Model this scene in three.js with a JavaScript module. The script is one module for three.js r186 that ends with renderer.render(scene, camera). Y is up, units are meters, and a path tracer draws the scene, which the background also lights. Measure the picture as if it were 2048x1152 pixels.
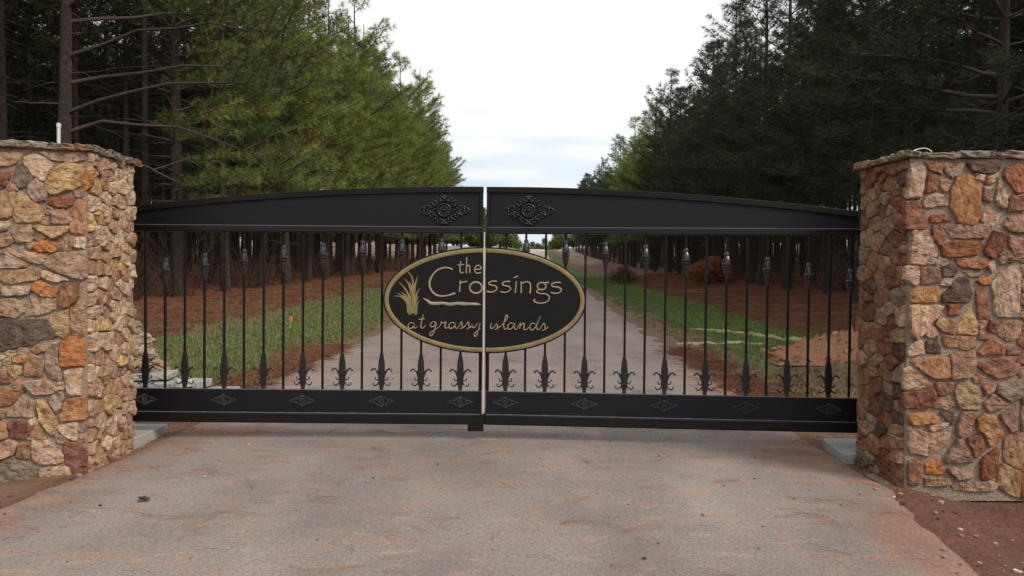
import * as THREE from 'three';
import { RoundedBoxGeometry } from 'three/addons/geometries/RoundedBoxGeometry.js';
import { mergeGeometries, toCreasedNormals } from 'three/addons/utils/BufferGeometryUtils.js';
import { createNoise2D, createNoise3D } from 'simplex-noise';

// ------------------------------------------------------------------ camera, sky, sun, exposure
const scene = new THREE.Scene();
const camera = new THREE.PerspectiveCamera(42.0, 1024 / 576, 0.05, 3000);
camera.rotation.order = 'YXZ';
camera.position.set(0, 1.36, 6);
camera.rotation.set(-0.0173, 0, 0.0087);
const EXPOSURE = 1.85, SKY = 0.43, SUN_I = 1.5;
const SUN_DIR = new THREE.Vector3(0.62, 0.66, 0.46).normalize();

const mulberry = (a) => () => { a |= 0; a = (a + 0x6d2b79f5) | 0; let t = Math.imul(a ^ (a >>> 15), 1 | a); t = (t + Math.imul(t ^ (t >>> 7), 61 | t)) ^ t; return ((t ^ (t >>> 14)) >>> 0) / 4294967296; };
const n2 = createNoise2D(mulberry(11)), n2b = createNoise2D(mulberry(29)), n3 = createNoise3D(mulberry(5));
const clamp = (x, a = 0, b = 1) => Math.min(b, Math.max(a, x));
const ss = (x, a, b) => { const t = clamp((x - a) / (b - a)); return t * t * (3 - 2 * t); };
const lerp = (a, b, t) => a + (b - a) * t;
const mix3 = (a, b, t) => [lerp(a[0], b[0], t), lerp(a[1], b[1], t), lerp(a[2], b[2], t)];
const fbm = (x, y, o = 4, f = n2) => { let s = 0, a = 0.5; for (let i = 0; i < o; i++) { s += a * f(x, y); x = x * 2.03 + 7.1; y = y * 2.03 + 3.7; a *= 0.5; } return s; };
const V = (x, y, z) => new THREE.Vector3(x, y, z);

{ // bright overcast: white cloud overhead, thin blue-grey streaks low down, brighter towards the veiled sun
  const W = 1024, H = 512, data = new Float32Array(W * H * 4);
  for (let r = 0; r < H; r++) for (let c = 0; c < W; c++) {
    const el = ((r + 0.5) / H - 0.5) * Math.PI, az = ((c + 0.5) / W - 0.5) * 2 * Math.PI;
    const y = Math.sin(el), x = Math.cos(el) * Math.cos(az), z = Math.cos(el) * Math.sin(az);
    let col;
    if (y < 0) col = mix3([0.62, 0.72, 0.8], [0.16, 0.14, 0.12], ss(-y, 0, 0.06));
    else {
      const k = 1 / (y + 0.12), st = fbm(x * k * 0.9 + 2, z * k * 2.2 + az * 0.5, 5);
      const low = 1 - ss(el + st * 0.09, 0.06, 0.23);
      const cloud = mix3([1.27, 1.28, 1.29], [1.34, 1.34, 1.34], ss(st, -0.3, 0.4));
      const blue = mix3([0.82, 0.98, 1.13], [1.0, 1.12, 1.22], ss(fbm(az * 3 + 4, el * 26, 4), -0.25, 0.35));
      col = mix3(cloud, blue, low);
      const cs = clamp(x * SUN_DIR.x + y * SUN_DIR.y + z * SUN_DIR.z, -1, 1), g = 0.55 * Math.pow((cs + 1) / 2, 6);
      col = [col[0] + g, col[1] + g * 0.97, col[2] + g * 0.92];
    }
    data.set([col[0], col[1], col[2], 1], (r * W + c) * 4);
  }
  const t = new THREE.DataTexture(data, W, H, THREE.RGBAFormat, THREE.FloatType);
  t.mapping = THREE.EquirectangularReflectionMapping; t.magFilter = THREE.LinearFilter; t.needsUpdate = true;
  scene.background = t; scene.environment = t; scene.backgroundIntensity = SKY; scene.environmentIntensity = SKY;
}
const sun = new THREE.DirectionalLight(0xfff2e0, SUN_I);
sun.position.copy(SUN_DIR).multiplyScalar(120); sun.castShadow = true; sun.shadow.radius = 30;
sun.shadow.mapSize.set(2048, 2048);
Object.assign(sun.shadow.camera, { left: -60, right: 60, top: 60, bottom: -60, near: 1, far: 300 });
scene.add(sun);
const renderer = new THREE.WebGLRenderer({ antialias: true });
renderer.toneMapping = THREE.LinearToneMapping; renderer.toneMappingExposure = EXPOSURE;
renderer.shadowMap.enabled = true;

// ------------------------------------------------------------------ helpers
const used = new Map();
const numbered = (n) => { const k = used.get(n) ?? 0; used.set(n, k + 1); return k ? n + '_' + String(k).padStart(3, '0') : n; };
function tag(o, label, category, group, kind) { o.userData.label = label; if (category) o.userData.category = category; if (group) o.userData.group = group; if (kind) o.userData.kind = kind; return o; }
function thing(name, label, category, pos = [0, 0, 0], group) { const g = new THREE.Group(); g.name = numbered(name); g.position.set(...pos); scene.add(g); return tag(g, label, category, group); }
function mesh(name, geo, mat, parent) { const m = new THREE.Mesh(geo, mat); m.name = parent ? name : numbered(name); m.castShadow = m.receiveShadow = true; (parent ?? scene).add(m); return m; }
const flat = (g) => { const h = g.index ? g.toNonIndexed() : g; for (const k of Object.keys(h.attributes)) if (!['position', 'normal', 'uv'].includes(k)) h.deleteAttribute(k); h.morphAttributes = {}; return h; };
const merge = (list) => mergeGeometries(list.map(flat), false);
const box = (w, h, d, x, y, z, r = 0.003) => new RoundedBoxGeometry(w, h, d, 1, Math.min(r, w / 2.01, h / 2.01, d / 2.01)).translate(x, y, z);
class Tris { // loose triangles with colours
  constructor() { this.p = []; this.c = []; this.u = []; }
  tri(a, b, c, col, ua, ub, uc) { this.p.push(a.x, a.y, a.z, b.x, b.y, b.z, c.x, c.y, c.z); if (col) for (let i = 0; i < 3; i++) this.c.push(...col); if (ua) this.u.push(...ua, ...ub, ...uc); }
  geo() { const g = new THREE.BufferGeometry(); g.setAttribute('position', new THREE.Float32BufferAttribute(this.p, 3)); if (this.c.length) g.setAttribute('color', new THREE.Float32BufferAttribute(this.c, 3)); if (this.u.length) g.setAttribute('uv', new THREE.Float32BufferAttribute(this.u, 2)); g.computeVertexNormals(); return g; }
}
// tapered tube through points: appends to {p,u,i}
function tubeInto(B, pts, radii, sides = 6, uScale = 1) {
  const base = B.p.length / 3; let len = 0; const t = V(0, 0, 0), a = V(0, 0, 0), b = V(0, 0, 0);
  for (let k = 0; k < pts.length; k++) {
    t.subVectors(pts[Math.min(k + 1, pts.length - 1)], pts[Math.max(k - 1, 0)]).normalize();
    a.set(0, 0, 1); if (Math.abs(t.z) > 0.9) a.set(1, 0, 0);
    a.cross(t).normalize(); b.crossVectors(t, a);
    if (k) len += pts[k].distanceTo(pts[k - 1]);
    for (let s = 0; s <= sides; s++) {
      const q = (s / sides) * Math.PI * 2, c = Math.cos(q) * radii[k], d = Math.sin(q) * radii[k];
      B.p.push(pts[k].x + a.x * c + b.x * d, pts[k].y + a.y * c + b.y * d, pts[k].z + a.z * c + b.z * d);
      B.u.push((s / sides) * uScale, len);
    }
    if (k) for (let s = 0; s < sides; s++) { const o = base + k * (sides + 1) + s, e = o - sides - 1; B.i.push(e, e + 1, o, e + 1, o + 1, o); }
  }
}
function tubeGeo(B) { const g = new THREE.BufferGeometry(); g.setAttribute('position', new THREE.Float32BufferAttribute(B.p, 3)); g.setAttribute('uv', new THREE.Float32BufferAttribute(B.u, 2)); g.setIndex(B.i); g.computeVertexNormals(); return g; }
const newB = () => ({ p: [], u: [], i: [] });
function dataTex(w, h, f, srgb = false) { // f returns values 0..1
  const d = new Uint8Array(w * h * 4);
  for (let y = 0; y < h; y++) for (let x = 0; x < w; x++) { const v = f(x / w, y / h, x, y), o = (y * w + x) * 4; for (let c = 0; c < 3; c++) d[o + c] = clamp(v[c]) * 255; d[o + 3] = 255; }
  const t = new THREE.DataTexture(d, w, h); t.magFilter = THREE.LinearFilter; t.wrapS = t.wrapT = THREE.MirroredRepeatWrapping; t.needsUpdate = true;
  if (srgb) t.colorSpace = THREE.SRGBColorSpace; return t;
}
const toS = (v) => (v <= 0.0031308 ? v * 12.92 : 1.055 * Math.pow(Math.max(v, 0), 1 / 2.4) - 0.055);
const lin = (r, g, b) => new THREE.Color().setRGB(r, g, b);

// ------------------------------------------------------------------ materials
const hash = mulberry(77);
const grainTex = dataTex(512, 512, (u, v) => { const g = 0.72 + 0.3 * fbm(u * 40, v * 40, 4) + (hash() - 0.5) * 0.22; return [g, g, g]; });
const barkTex = dataTex(256, 512, (u, v) => { const f = Math.abs(n2(u * 9 + 0.5 * n2(u * 4, v * 6), v * 5)) + 0.3 * fbm(u * 30, v * 24, 3); const k = 0.3 + 1.05 * f; return [k, k * 0.95, k * 0.91]; });
const stainTex = dataTex(1024, 1024, (u, v) => {
  const a = fbm(u * 6, v * 6, 5), b = fbm(u * 11 + 30, v * 8 + 9, 5, n2b), c = fbm(u * 34 + 3, v * 34, 3);
  let col = [0.9 + a * 0.35, 0.88 + a * 0.35, 0.86 + a * 0.35];
  col = mix3(col, [0.78, 0.54, 0.33], 0.6 * ss(b, 0.12, 0.36));
  col = mix3(col, [0.36, 0.25, 0.22], 0.6 * ss(fbm(u * 9 + 70, v * 15 + 2, 4), 0.2, 0.4));
  const k = 1 + c * 0.35 + (hash() - 0.5) * 0.16 - 0.25 * ss(Math.abs(fbm(u * 8 + 90, v * 22, 3)), 0.025, 0.0);
  return [col[0] * k, col[1] * k, col[2] * k];
});
const roughTex = dataTex(512, 512, (u, v) => { const g = 0.5 + 0.5 * fbm(u * 9, v * 12, 5) + 0.2 * Math.abs(fbm(u * 20, v * 40, 3)); return [g, g, g]; });
const M = {};
M.stone = new THREE.MeshStandardMaterial({ vertexColors: true, map: stainTex, bumpMap: roughTex, bumpScale: 0.02, roughness: 0.88 });
M.mortar = new THREE.MeshStandardMaterial({ color: lin(0.345, 0.265, 0.2), map: grainTex, bumpMap: grainTex, bumpScale: 0.012, roughness: 0.95 });
const hammer = dataTex(512, 512, (u, v) => { const g = 0.5 + 0.5 * n2(u * 60, v * 60) * 0.7; return [g, g, g]; });
const gateTone = dataTex(512, 512, (u, v) => { const g = 0.85 + 0.2 * fbm(u * 5, v * 9, 5) + 0.06 * (hash() - 0.5); return [g, g, g]; });
M.gate = new THREE.MeshPhysicalMaterial({ color: lin(0.0075, 0.006, 0.006), roughness: 0.45, specularIntensity: 0.4, map: gateTone, bumpMap: hammer, bumpScale: 0.0012 });
M.panel = new THREE.MeshPhysicalMaterial({ color: lin(0.0055, 0.0058, 0.0095), roughness: 0.42, specularIntensity: 0.5, map: gateTone, bumpMap: hammer, bumpScale: 0.0012 });
M.rail = new THREE.MeshPhysicalMaterial({ color: lin(0.008, 0.007, 0.0075), roughness: 0.32, specularIntensity: 0.6, map: gateTone });
M.castHighlight = new THREE.MeshStandardMaterial({ color: lin(0.026, 0.025, 0.026), roughness: 0.3, metalness: 0.2 });  // same cast iron, colour lightened to carry the highlights on the finials
M.rosette = new THREE.MeshStandardMaterial({ color: lin(0.036, 0.036, 0.039), roughness: 0.26, metalness: 0.35 });  // lightened further so the small rosettes show their grey highlights
M.cast = new THREE.MeshStandardMaterial({ color: lin(0.012, 0.0115, 0.0115), roughness: 0.25 });
M.signBlack = new THREE.MeshPhysicalMaterial({ color: lin(0.007, 0.007, 0.0075), roughness: 0.6, specularIntensity: 0.4, map: gateTone, bumpMap: hammer, bumpScale: 0.0016 });
M.gold = new THREE.MeshStandardMaterial({ color: lin(0.25, 0.19, 0.08), roughness: 0.5, metalness: 0.15, map: gateTone });
M.letter = new THREE.MeshStandardMaterial({ color: lin(0.34, 0.27, 0.17), roughness: 0.55, map: gateTone });
M.strip = new THREE.MeshStandardMaterial({ color: lin(0.52, 0.46, 0.42), roughness: 0.5 });
M.concrete = new THREE.MeshStandardMaterial({ color: lin(0.42, 0.41, 0.4), map: grainTex, bumpMap: grainTex, bumpScale: 0.003, roughness: 0.9 });
M.bark = new THREE.MeshStandardMaterial({ color: lin(0.075, 0.056, 0.048), map: barkTex, bumpMap: barkTex, bumpScale: 0.03, roughness: 1 });
M.deadwood = new THREE.MeshStandardMaterial({ color: lin(0.06, 0.046, 0.04), roughness: 1 });
M.needles = new THREE.MeshPhysicalMaterial({ vertexColors: true, roughness: 0.8, transmission: 0.45, thickness: 0, specularIntensity: 0.3, side: THREE.DoubleSide });
M.straw = new THREE.MeshStandardMaterial({ color: lin(0.185, 0.07, 0.036), roughness: 0.8 });
M.grass = new THREE.MeshStandardMaterial({ vertexColors: true, roughness: 0.8, side: THREE.DoubleSide });
M.white = new THREE.MeshStandardMaterial({ color: lin(0.5, 0.5, 0.49), roughness: 0.5 });
M.clay = new THREE.MeshStandardMaterial({ color: lin(0.33, 0.155, 0.085), map: grainTex, bumpMap: grainTex, bumpScale: 0.02, roughness: 1 });

// ------------------------------------------------------------------ lie of the land (d = metres in front of the camera; z = 6 - d)
const piece = (d, list) => { for (let i = 1; i < list.length; i++) if (d <= list[i][0]) { const [a, b] = list[i - 1], [c, e] = list[i]; return lerp(b, e, clamp((d - a) / (c - a))); } const [a, b] = list[list.length - 2], [c, e] = list[list.length - 1]; return e + ((e - b) / (c - a)) * (d - c); };
const edgeL = (d) => piece(d, [[-8, -3.1], [4.3, -2.96], [5, -2.9], [6, -2.86], [8.6, -2.77], [13, -2.6], [113, 0.7]]);
const edgeR = (d) => piece(d, [[-8, 2.1], [3.4, 2.2], [4.85, 2.5], [6, 2.5], [10, 2.5], [29, 3.05], [129, 6.35]]);
const rise = (d) => { if (d < 5) return 0; const q = d - 5; let h = 0.027 * q * ss(q, 0, 3); if (d > 40) { const r = Math.min(d, 190) - 40; h += 0.00011 * r * r + 0.003 * r; } if (d > 190) h = h - 0.027 * (d - 190) + 0.0; return h; };
function landY(x, d) {
  let h = rise(d);
  const l = edgeL(d) - x, r = x - edgeR(d), back = ss(d, 7.5, 13);
  if (l > 0) h += back * (0.36 * ss(l, 0.6, 4.5) + 0.022 * Math.max(0, Math.min(l, 60) - 3));
  if (r > 0) h += back * (0.34 * ss(r, 1.6, 6.5) * ss(d, 11, 20) + 0.026 * Math.max(0, Math.min(r, 60) - 4)) - 0.09 * ss(r, 0.05, 0.5) * (1 - back);
  if (l > 0) h -= 0.05 * ss(l, 0.1, 0.6) * (1 - back);
  const away = Math.max(ss(l, 0.05, 1.2), ss(r, 0.05, 1.2));
  h += away * (0.045 * fbm(x * 0.5, d * 0.5, 3) + 0.025 * n2b(x * 2.1, d * 2.1));
  const far = Math.hypot(x, d); if (far > 230) h += 6 * ss(far, 230, 600) * fbm(x * 0.004, d * 0.004, 3);
  return h;
}
// ------------------------------------------------------------------ ground: one sheet to the horizon
{
  const axis = (lo, hi, step, out, grow) => { const a = []; for (let x = lo; x <= hi + 1e-6; x += step) a.push(x); let s = step; for (let x = hi; x < out;) { s *= grow; x += s; a.push(x); } s = step; for (let x = lo; x > -out;) { s *= grow; x -= s; a.unshift(x); } return a; };
  const X = axis(-12, 13, 0.16, 900, 1.16), D = axis(2, 34, 0.16, 1100, 1.1);
  const p = [], c = [], u = [], idx = [];
  const STRAW = [0.165, 0.063, 0.035], GREEN = [0.085, 0.125, 0.028], DEAD = [0.125, 0.1, 0.04], LITTER = [0.165, 0.115, 0.07], CLAY = [0.27, 0.13, 0.08], FIELD = [0.42, 0.32, 0.24], DARK = [0.1, 0.06, 0.04];
  for (const d of D) for (const x of X) {
    p.push(x, landY(x, d), 6 - d); u.push(x, d);
    const l = edgeL(d) - x, r = x - edgeR(d), nz = fbm(x * 0.7, d * 0.45, 4), fz = fbm(x * 3, d * 3, 3), ff = n2b(x * 9, d * 9);
    let col;
    if (l > 0) {
      const q = l + nz * 1.1 + fz * 0.4;
      col = mix3(LITTER, GREEN, ss(q, 0.2, 0.6));
      col = mix3(col, mix3(DEAD, GREEN, 0.35), ss(q, 1.8, 2.7)); col = mix3(col, mix3(STRAW, DEAD, 0.35 + 0.3 * nz), ss(q, 2.9, 3.9)); col = mix3(col, STRAW, ss(q, 3.9, 5));
      col = mix3(col, CLAY, (1 - ss(d, 6, 8.5)) * 0.75);
    } else {
      const q = r + nz * 0.9 + fz * 0.35, w = piece(d, [[8, 0.4], [12, 1.2], [20, 0.8], [40, 0.4]]);
      col = mix3(LITTER, mix3(DEAD, CLAY, 0.4), ss(q, 0.1, w));
      col = mix3(col, GREEN, ss(q, w - 0.3, w + 0.15) * ss(d, 8.5, 11)); col = mix3(col, mix3(STRAW, LITTER, 0.2), ss(q, w + 1.9, w + 2.8) * ss(d, 9, 11.5));
      col = mix3(col, mix3(DARK, CLAY, 0.45 + 0.5 * nz), (1 - ss(d, 8, 12)) * 0.7);
    }
    if (d < 5.2 && l < 0) col = mix3(col, [0.15, 0.056, 0.034], 0.8);
    const open = ss(d, 76, 90) * (x < edgeR(d) + 6 ? 1 : 0); col = mix3(col, mix3(FIELD, DEAD, 0.4 + nz * 0.5), open * ss(Math.max(l, r), 1.2, 4));
    const k = 1 + 0.28 * fz + 0.22 * ff; c.push(col[0] * k, col[1] * k, col[2] * k);
  }
  for (let j = 0; j + 1 < D.length; j++) for (let i = 0; i + 1 < X.length; i++) { const a = j * X.length + i, b = a + 1, e = a + X.length, f = e + 1; idx.push(a, b, e, b, f, e); }
  const g = new THREE.BufferGeometry(); g.setAttribute('position', new THREE.Float32BufferAttribute(p, 3)); g.setAttribute('color', new THREE.Float32BufferAttribute(c, 3)); g.setAttribute('uv', new THREE.Float32BufferAttribute(u, 2)); g.setIndex(idx); g.computeVertexNormals();
  const m = mesh('ground', g, new THREE.MeshStandardMaterial({ vertexColors: true, map: grainTex, bumpMap: roughTex, bumpScale: 0.03, roughness: 1 }));
  m.userData.kind = 'structure';
}
// ------------------------------------------------------------------ road
{
  const S = 2048, roadTex = dataTex(S, S, (u, v) => {
    const x = u * 6.4, y = v * 6.4, a = fbm(x * 0.9, y * 0.6, 4), wob = fbm(x * 2, y * 2, 2) * 0.5;
    let col = [0.187 + a * 0.045, 0.164 + a * 0.041, 0.154 + a * 0.037];
    const clay = ss(fbm(x * 1.6 + 20 + wob, y * 3.8 + 5, 6, n2b) + 0.25 * fbm(x * 14, y * 14, 3), 0.02, 0.42);
    col = mix3(col, [0.275, 0.165, 0.12], 0.38 * clay);
    const pale = ss(fbm(x * 2.2 + 60, y * 6 + 8, 4), 0.34, 0.5); col = mix3(col, [0.33, 0.22, 0.165], 0.4 * pale);
    const oil = ss(fbm(x * 0.8 + 33, y * 0.5 + 12, 3), 0.12, 0.5); col = mix3(col, [0.13, 0.118, 0.114], 0.35 * oil);
    const sp = hash(); let k = 1.06 + (hash() - 0.5) * 0.5 + 0.26 * n2(x * 75, y * 75) + 0.16 * n2b(x * 28, y * 28); if (sp > 0.996) k *= 1.7; else if (sp < 0.006) k *= 0.45;
    return [toS(col[0] * k), toS(col[1] * k), toS(col[2] * k)];
  }, true);
  const D = []; for (let d = -7; d < 14; d += 0.1) D.push(d); let s = 0.1; for (let d = 14; d < 205; d += s) { D.push(d); s *= 1.05; }
  const p = [], u = [], c = [], idx = [], N = 56;
  for (const d of D) for (let i = 0; i <= N; i++) {
    const t = i / N, wl = 0.1 * fbm(d * 1.3, 3, 4) * (d > 6.4 || d < 4.6 ? 1.6 : 0.2), wr = 0.14 * fbm(d * 1.3, 40, 4) * (d > 6.4 ? 1.8 : d < 4.3 ? 0.7 : 0.2) + 0.03 * n2(d * 9, 77);
    const x = lerp(edgeL(d) + wl, edgeR(d) + wr, t), skirt = i === 0 || i === N ? -0.03 : 0.014;
    p.push(x, rise(d) + skirt + 0.02 * Math.sin(Math.PI * t), 6 - d); u.push((x + 3.2) / 6.4, (d - 2.2) / 6.4);
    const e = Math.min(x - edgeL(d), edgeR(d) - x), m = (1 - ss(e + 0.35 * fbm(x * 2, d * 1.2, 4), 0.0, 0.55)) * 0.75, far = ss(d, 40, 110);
    const k = 1 + 0.16 * fbm(x * 0.35, d * 0.16, 3) + 0.85 * far;  // far stretch painted paler for the open light beyond the wood
    const dirt = 0.8 * ss(1 - Math.min(Math.hypot((x + 2.35) / 0.62, (d - 6.25) / 0.38), Math.hypot((x - 2.2) / 0.5, (d - 5.6) / 0.8), Math.hypot((x - 2.15) / 0.5, (d - 3.7) / 0.9)) + 0.5 * fbm(x * 3, d * 3, 4), 0.0, 0.7);
    const tr = 1 - 0.07 * (Math.exp(-(((x + 1.15) / 0.3) ** 2)) + Math.exp(-(((x - 0.75) / 0.3) ** 2))) * (0.7 + 0.6 * fbm(x, d * 0.3, 2));
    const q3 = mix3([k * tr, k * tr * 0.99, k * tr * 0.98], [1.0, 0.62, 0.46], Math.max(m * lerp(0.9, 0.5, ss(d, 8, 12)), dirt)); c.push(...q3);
  }
  for (let j = 0; j + 1 < D.length; j++) for (let i = 0; i < N; i++) { const a = j * (N + 1) + i, b = a + 1, e = a + N + 1, f = e + 1; idx.push(a, b, e, b, f, e); }
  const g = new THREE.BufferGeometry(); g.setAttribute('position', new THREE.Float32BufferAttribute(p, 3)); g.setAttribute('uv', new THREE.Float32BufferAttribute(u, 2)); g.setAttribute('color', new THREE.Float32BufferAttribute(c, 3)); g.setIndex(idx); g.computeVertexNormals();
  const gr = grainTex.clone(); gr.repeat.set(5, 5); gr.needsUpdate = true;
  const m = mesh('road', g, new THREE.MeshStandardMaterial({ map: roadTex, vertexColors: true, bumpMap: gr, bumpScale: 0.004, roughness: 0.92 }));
  m.userData.kind = 'structure';
}
// ------------------------------------------------------------------ stone pillars
const PAL = { t: [0.315, 0.22, 0.145], c: [0.44, 0.355, 0.285], y: [0.385, 0.285, 0.15], o: [0.36, 0.15, 0.045], r: [0.195, 0.078, 0.046], d: [0.095, 0.055, 0.047], g: [0.265, 0.225, 0.18], p: [0.32, 0.215, 0.165], k: [0.088, 0.07, 0.06], b: [0.255, 0.145, 0.08] };
function roundPoly(poly, N, rnd, jit) {
  let q = []; for (let i = 0; i < poly.length; i++) { const a = poly[i], b = poly[(i + 1) % poly.length], k = 0.045 + rnd() * 0.06; q.push([lerp(a[0], b[0], k), lerp(a[1], b[1], k)], [lerp(a[0], b[0], 1 - k), lerp(a[1], b[1], 1 - k)]); }
  const L = q.map((a, i) => Math.hypot(q[(i + 1) % q.length][0] - a[0], q[(i + 1) % q.length][1] - a[1])), T = L.reduce((s, v) => s + v, 0), out = [];
  let seg = 0, acc = 0;
  for (let i = 0; i < N; i++) { const s = (i / N) * T; while (s > acc + L[seg]) { acc += L[seg]; seg++; } const t = (s - acc) / L[seg], a = q[seg], b = q[(seg + 1) % q.length]; out.push([lerp(a[0], b[0], t) + jit * n2(a[0] * 30 + t * 1.5, a[1] * 30 + 9), lerp(a[1], b[1], t) + jit * n2(a[1] * 30 + 31, a[0] * 30 - t * 1.5)]); }
  return out;
}
const area = (p) => p.reduce((s, a, i) => { const b = p[(i + 1) % p.length]; return s + a[0] * b[1] - b[0] * a[1]; }, 0) / 2;
function stoneGeo(poly, frame, depth, tint, rnd, N = 26) {
  tint = mix3(tint, [0.3, 0.215, 0.155], 0.03);
  if (area(poly) < 0) poly = poly.slice().reverse();
  const out = roundPoly(poly, N, rnd, 0.005), cx = out.reduce((s, a) => s + a[0], 0) / N, cy = out.reduce((s, a) => s + a[1], 0) / N;
  const R = Math.sqrt(Math.abs(area(out)) / Math.PI), tx = (rnd() - 0.5) * 0.8, ty = (rnd() - 0.6) * 0.8, uo = rnd() * 9, vo = rnd() * 9, rot = rnd() < 0.5;
  const gw = 1 + 0.006 / R, RG = [[gw, -0.8], [gw, 0.35], [gw - 0.003 / R, 0.82], [gw - 0.009 / R, 0.98], [0.66, 1], [0.34, 1]];
  const p = [], u = [], c = [], idx = [], t2 = [tint[0] * 0.66, tint[1] * 0.52, tint[2] * 0.44], light = tint.map((v) => Math.min(0.62, v * 1.25 + 0.03));
  const put = (x, y, k, rim) => {
    const bump = (0.004 * n3(x * 13, y * 13, uo * 5) + 0.006 * Math.abs(n3(x * 10, y * 26, vo * 5))) * (rim ? 0.5 : 1);
    const z = depth * k * (1 + (k > 0.3 ? (tx * (x - cx) + ty * (y - cy)) / Math.max(R, 0.05) : 0) * 0.9) + (k > 0 ? bump : 0);
    p.push(frame.o.x + frame.ux.x * x + frame.n.x * z, frame.o.y + y, frame.o.z + frame.ux.z * x + frame.n.z * z);
    u.push(...(rot ? [y * 1.1 + uo, x * 1.1 + vo] : [x * 1.1 + uo, y * 1.1 + vo]));
    const m = n3(x * 7 + uo, y * 7, vo), w = n3(x * 17, y * 9 + vo, uo);
    c.push(...mix3(mix3(tint, t2, 0.6 * ss(m, 0.15, 0.7)), light, 0.6 * ss(w, 0.05, 0.6)));
  };
  for (const [s, k] of RG) for (const [x, y] of out) put(cx + (x - cx) * s, cy + (y - cy) * s, k, k < 0.95);
  put(cx, cy, 1.03);
  for (let r = 0; r + 1 < RG.length; r++) for (let i = 0; i < N; i++) { const a = r * N + i, b = r * N + ((i + 1) % N), e = a + N, f = b + N; frame.flip ? idx.push(a, e, b, b, e, f) : idx.push(a, b, e, b, f, e); }
  const l = (RG.length - 1) * N; for (let i = 0; i < N; i++) frame.flip ? idx.push(l + i, RG.length * N, l + ((i + 1) % N)) : idx.push(l + i, l + ((i + 1) % N), RG.length * N);
  const g = new THREE.BufferGeometry(); g.setAttribute('position', new THREE.Float32BufferAttribute(p, 3)); g.setAttribute('uv', new THREE.Float32BufferAttribute(u, 2)); g.setAttribute('color', new THREE.Float32BufferAttribute(c, 3)); g.setIndex(idx);
  return toCreasedNormals(g, 0.5);
}
// a frame on the upright face that runs from corner A to corner B ([x, d]); x is measured from A, the outside lies to the right of A -> B seen from above
const faceFrame = (A, B) => { const a = V(A[0], 0, 6 - A[1]), b = V(B[0], 0, 6 - B[1]), ux = b.clone().sub(a).normalize(), n = V(-ux.z, 0, ux.x); return { o: a, ux, n, len: a.distanceTo(b) }; };
function orient(f, inside) { const c = V(inside[0], 0, 6 - inside[1]).sub(f.o); if (f.n.dot(c) > 0) f.n.negate(); const cr = f.ux.clone().cross(V(0, 1, 0)); f.flip = cr.dot(f.n) < 0; return f; }
function clipHalf(poly, nx, ny, k) { const out = []; for (let i = 0; i < poly.length; i++) { const a = poly[i], b = poly[(i + 1) % poly.length], da = a[0] * nx + a[1] * ny - k, db = b[0] * nx + b[1] * ny - k; if (da <= 0) out.push(a); if (da * db < 0) { const t = da / (da - db); out.push([lerp(a[0], b[0], t), lerp(a[1], b[1], t)]); } } return out; }
function cells(x0, x1, y0, y1, size, rnd, stretch = 1.25) { // random irregular stones filling a rectangle
  const seeds = []; for (let t = 0; t < 4000; t++) { const s = [lerp(x0, x1, rnd()), lerp(y0, y1, rnd()), size * (0.6 + rnd() * 0.8)]; if (seeds.every((q) => Math.hypot(q[0] - s[0], (q[1] - s[1]) * stretch) > (q[2] + s[2]) * 0.46)) seeds.push(s); }
  return seeds.map((s) => {
    let poly = [[x0, y0], [x1, y0], [x1, y1], [x0, y1]];
    for (const q of seeds) if (q !== s && Math.hypot(q[0] - s[0], q[1] - s[1]) < size * 3.5) { const dx = q[0] - s[0], dy = (q[1] - s[1]) * stretch * stretch, m = 0.5 + 0.1 * (s[2] - q[2]) / size; poly = clipHalf(poly, dx, dy, dx * (s[0] + (q[0] - s[0]) * m) + dy * (s[1] + (q[1] - s[1]) * m)); }
    if (poly.length < 3) return null;
    const cx = poly.reduce((a, v) => a + v[0], 0) / poly.length, cy = poly.reduce((a, v) => a + v[1], 0) / poly.length, R = Math.sqrt(Math.abs(area(poly)) / Math.PI), k = 1 - 0.008 / R;
    return R < 0.02 ? null : poly.map(([x, y]) => [cx + (x - cx) * k, cy + (y - cy) * k]);
  }).filter(Boolean);
}
const segDist = (x, y, a, b) => { const dx = b[0] - a[0], dy = b[1] - a[1], t = clamp(((x - a[0]) * dx + (y - a[1]) * dy) / (dx * dx + dy * dy || 1)); return Math.hypot(x - a[0] - dx * t, y - a[1] - dy * t); };
function signedDist(x, y, P) { let d = 9, ins = false; for (let i = 0, j = P.length - 1; i < P.length; j = i++) { d = Math.min(d, segDist(x, y, P[j], P[i])); if ((P[i][1] > y) !== (P[j][1] > y) && x < ((P[j][0] - P[i][0]) * (y - P[i][1])) / (P[j][1] - P[i][1]) + P[i][0]) ins = !ins; } return ins ? -d : d; }
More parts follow.
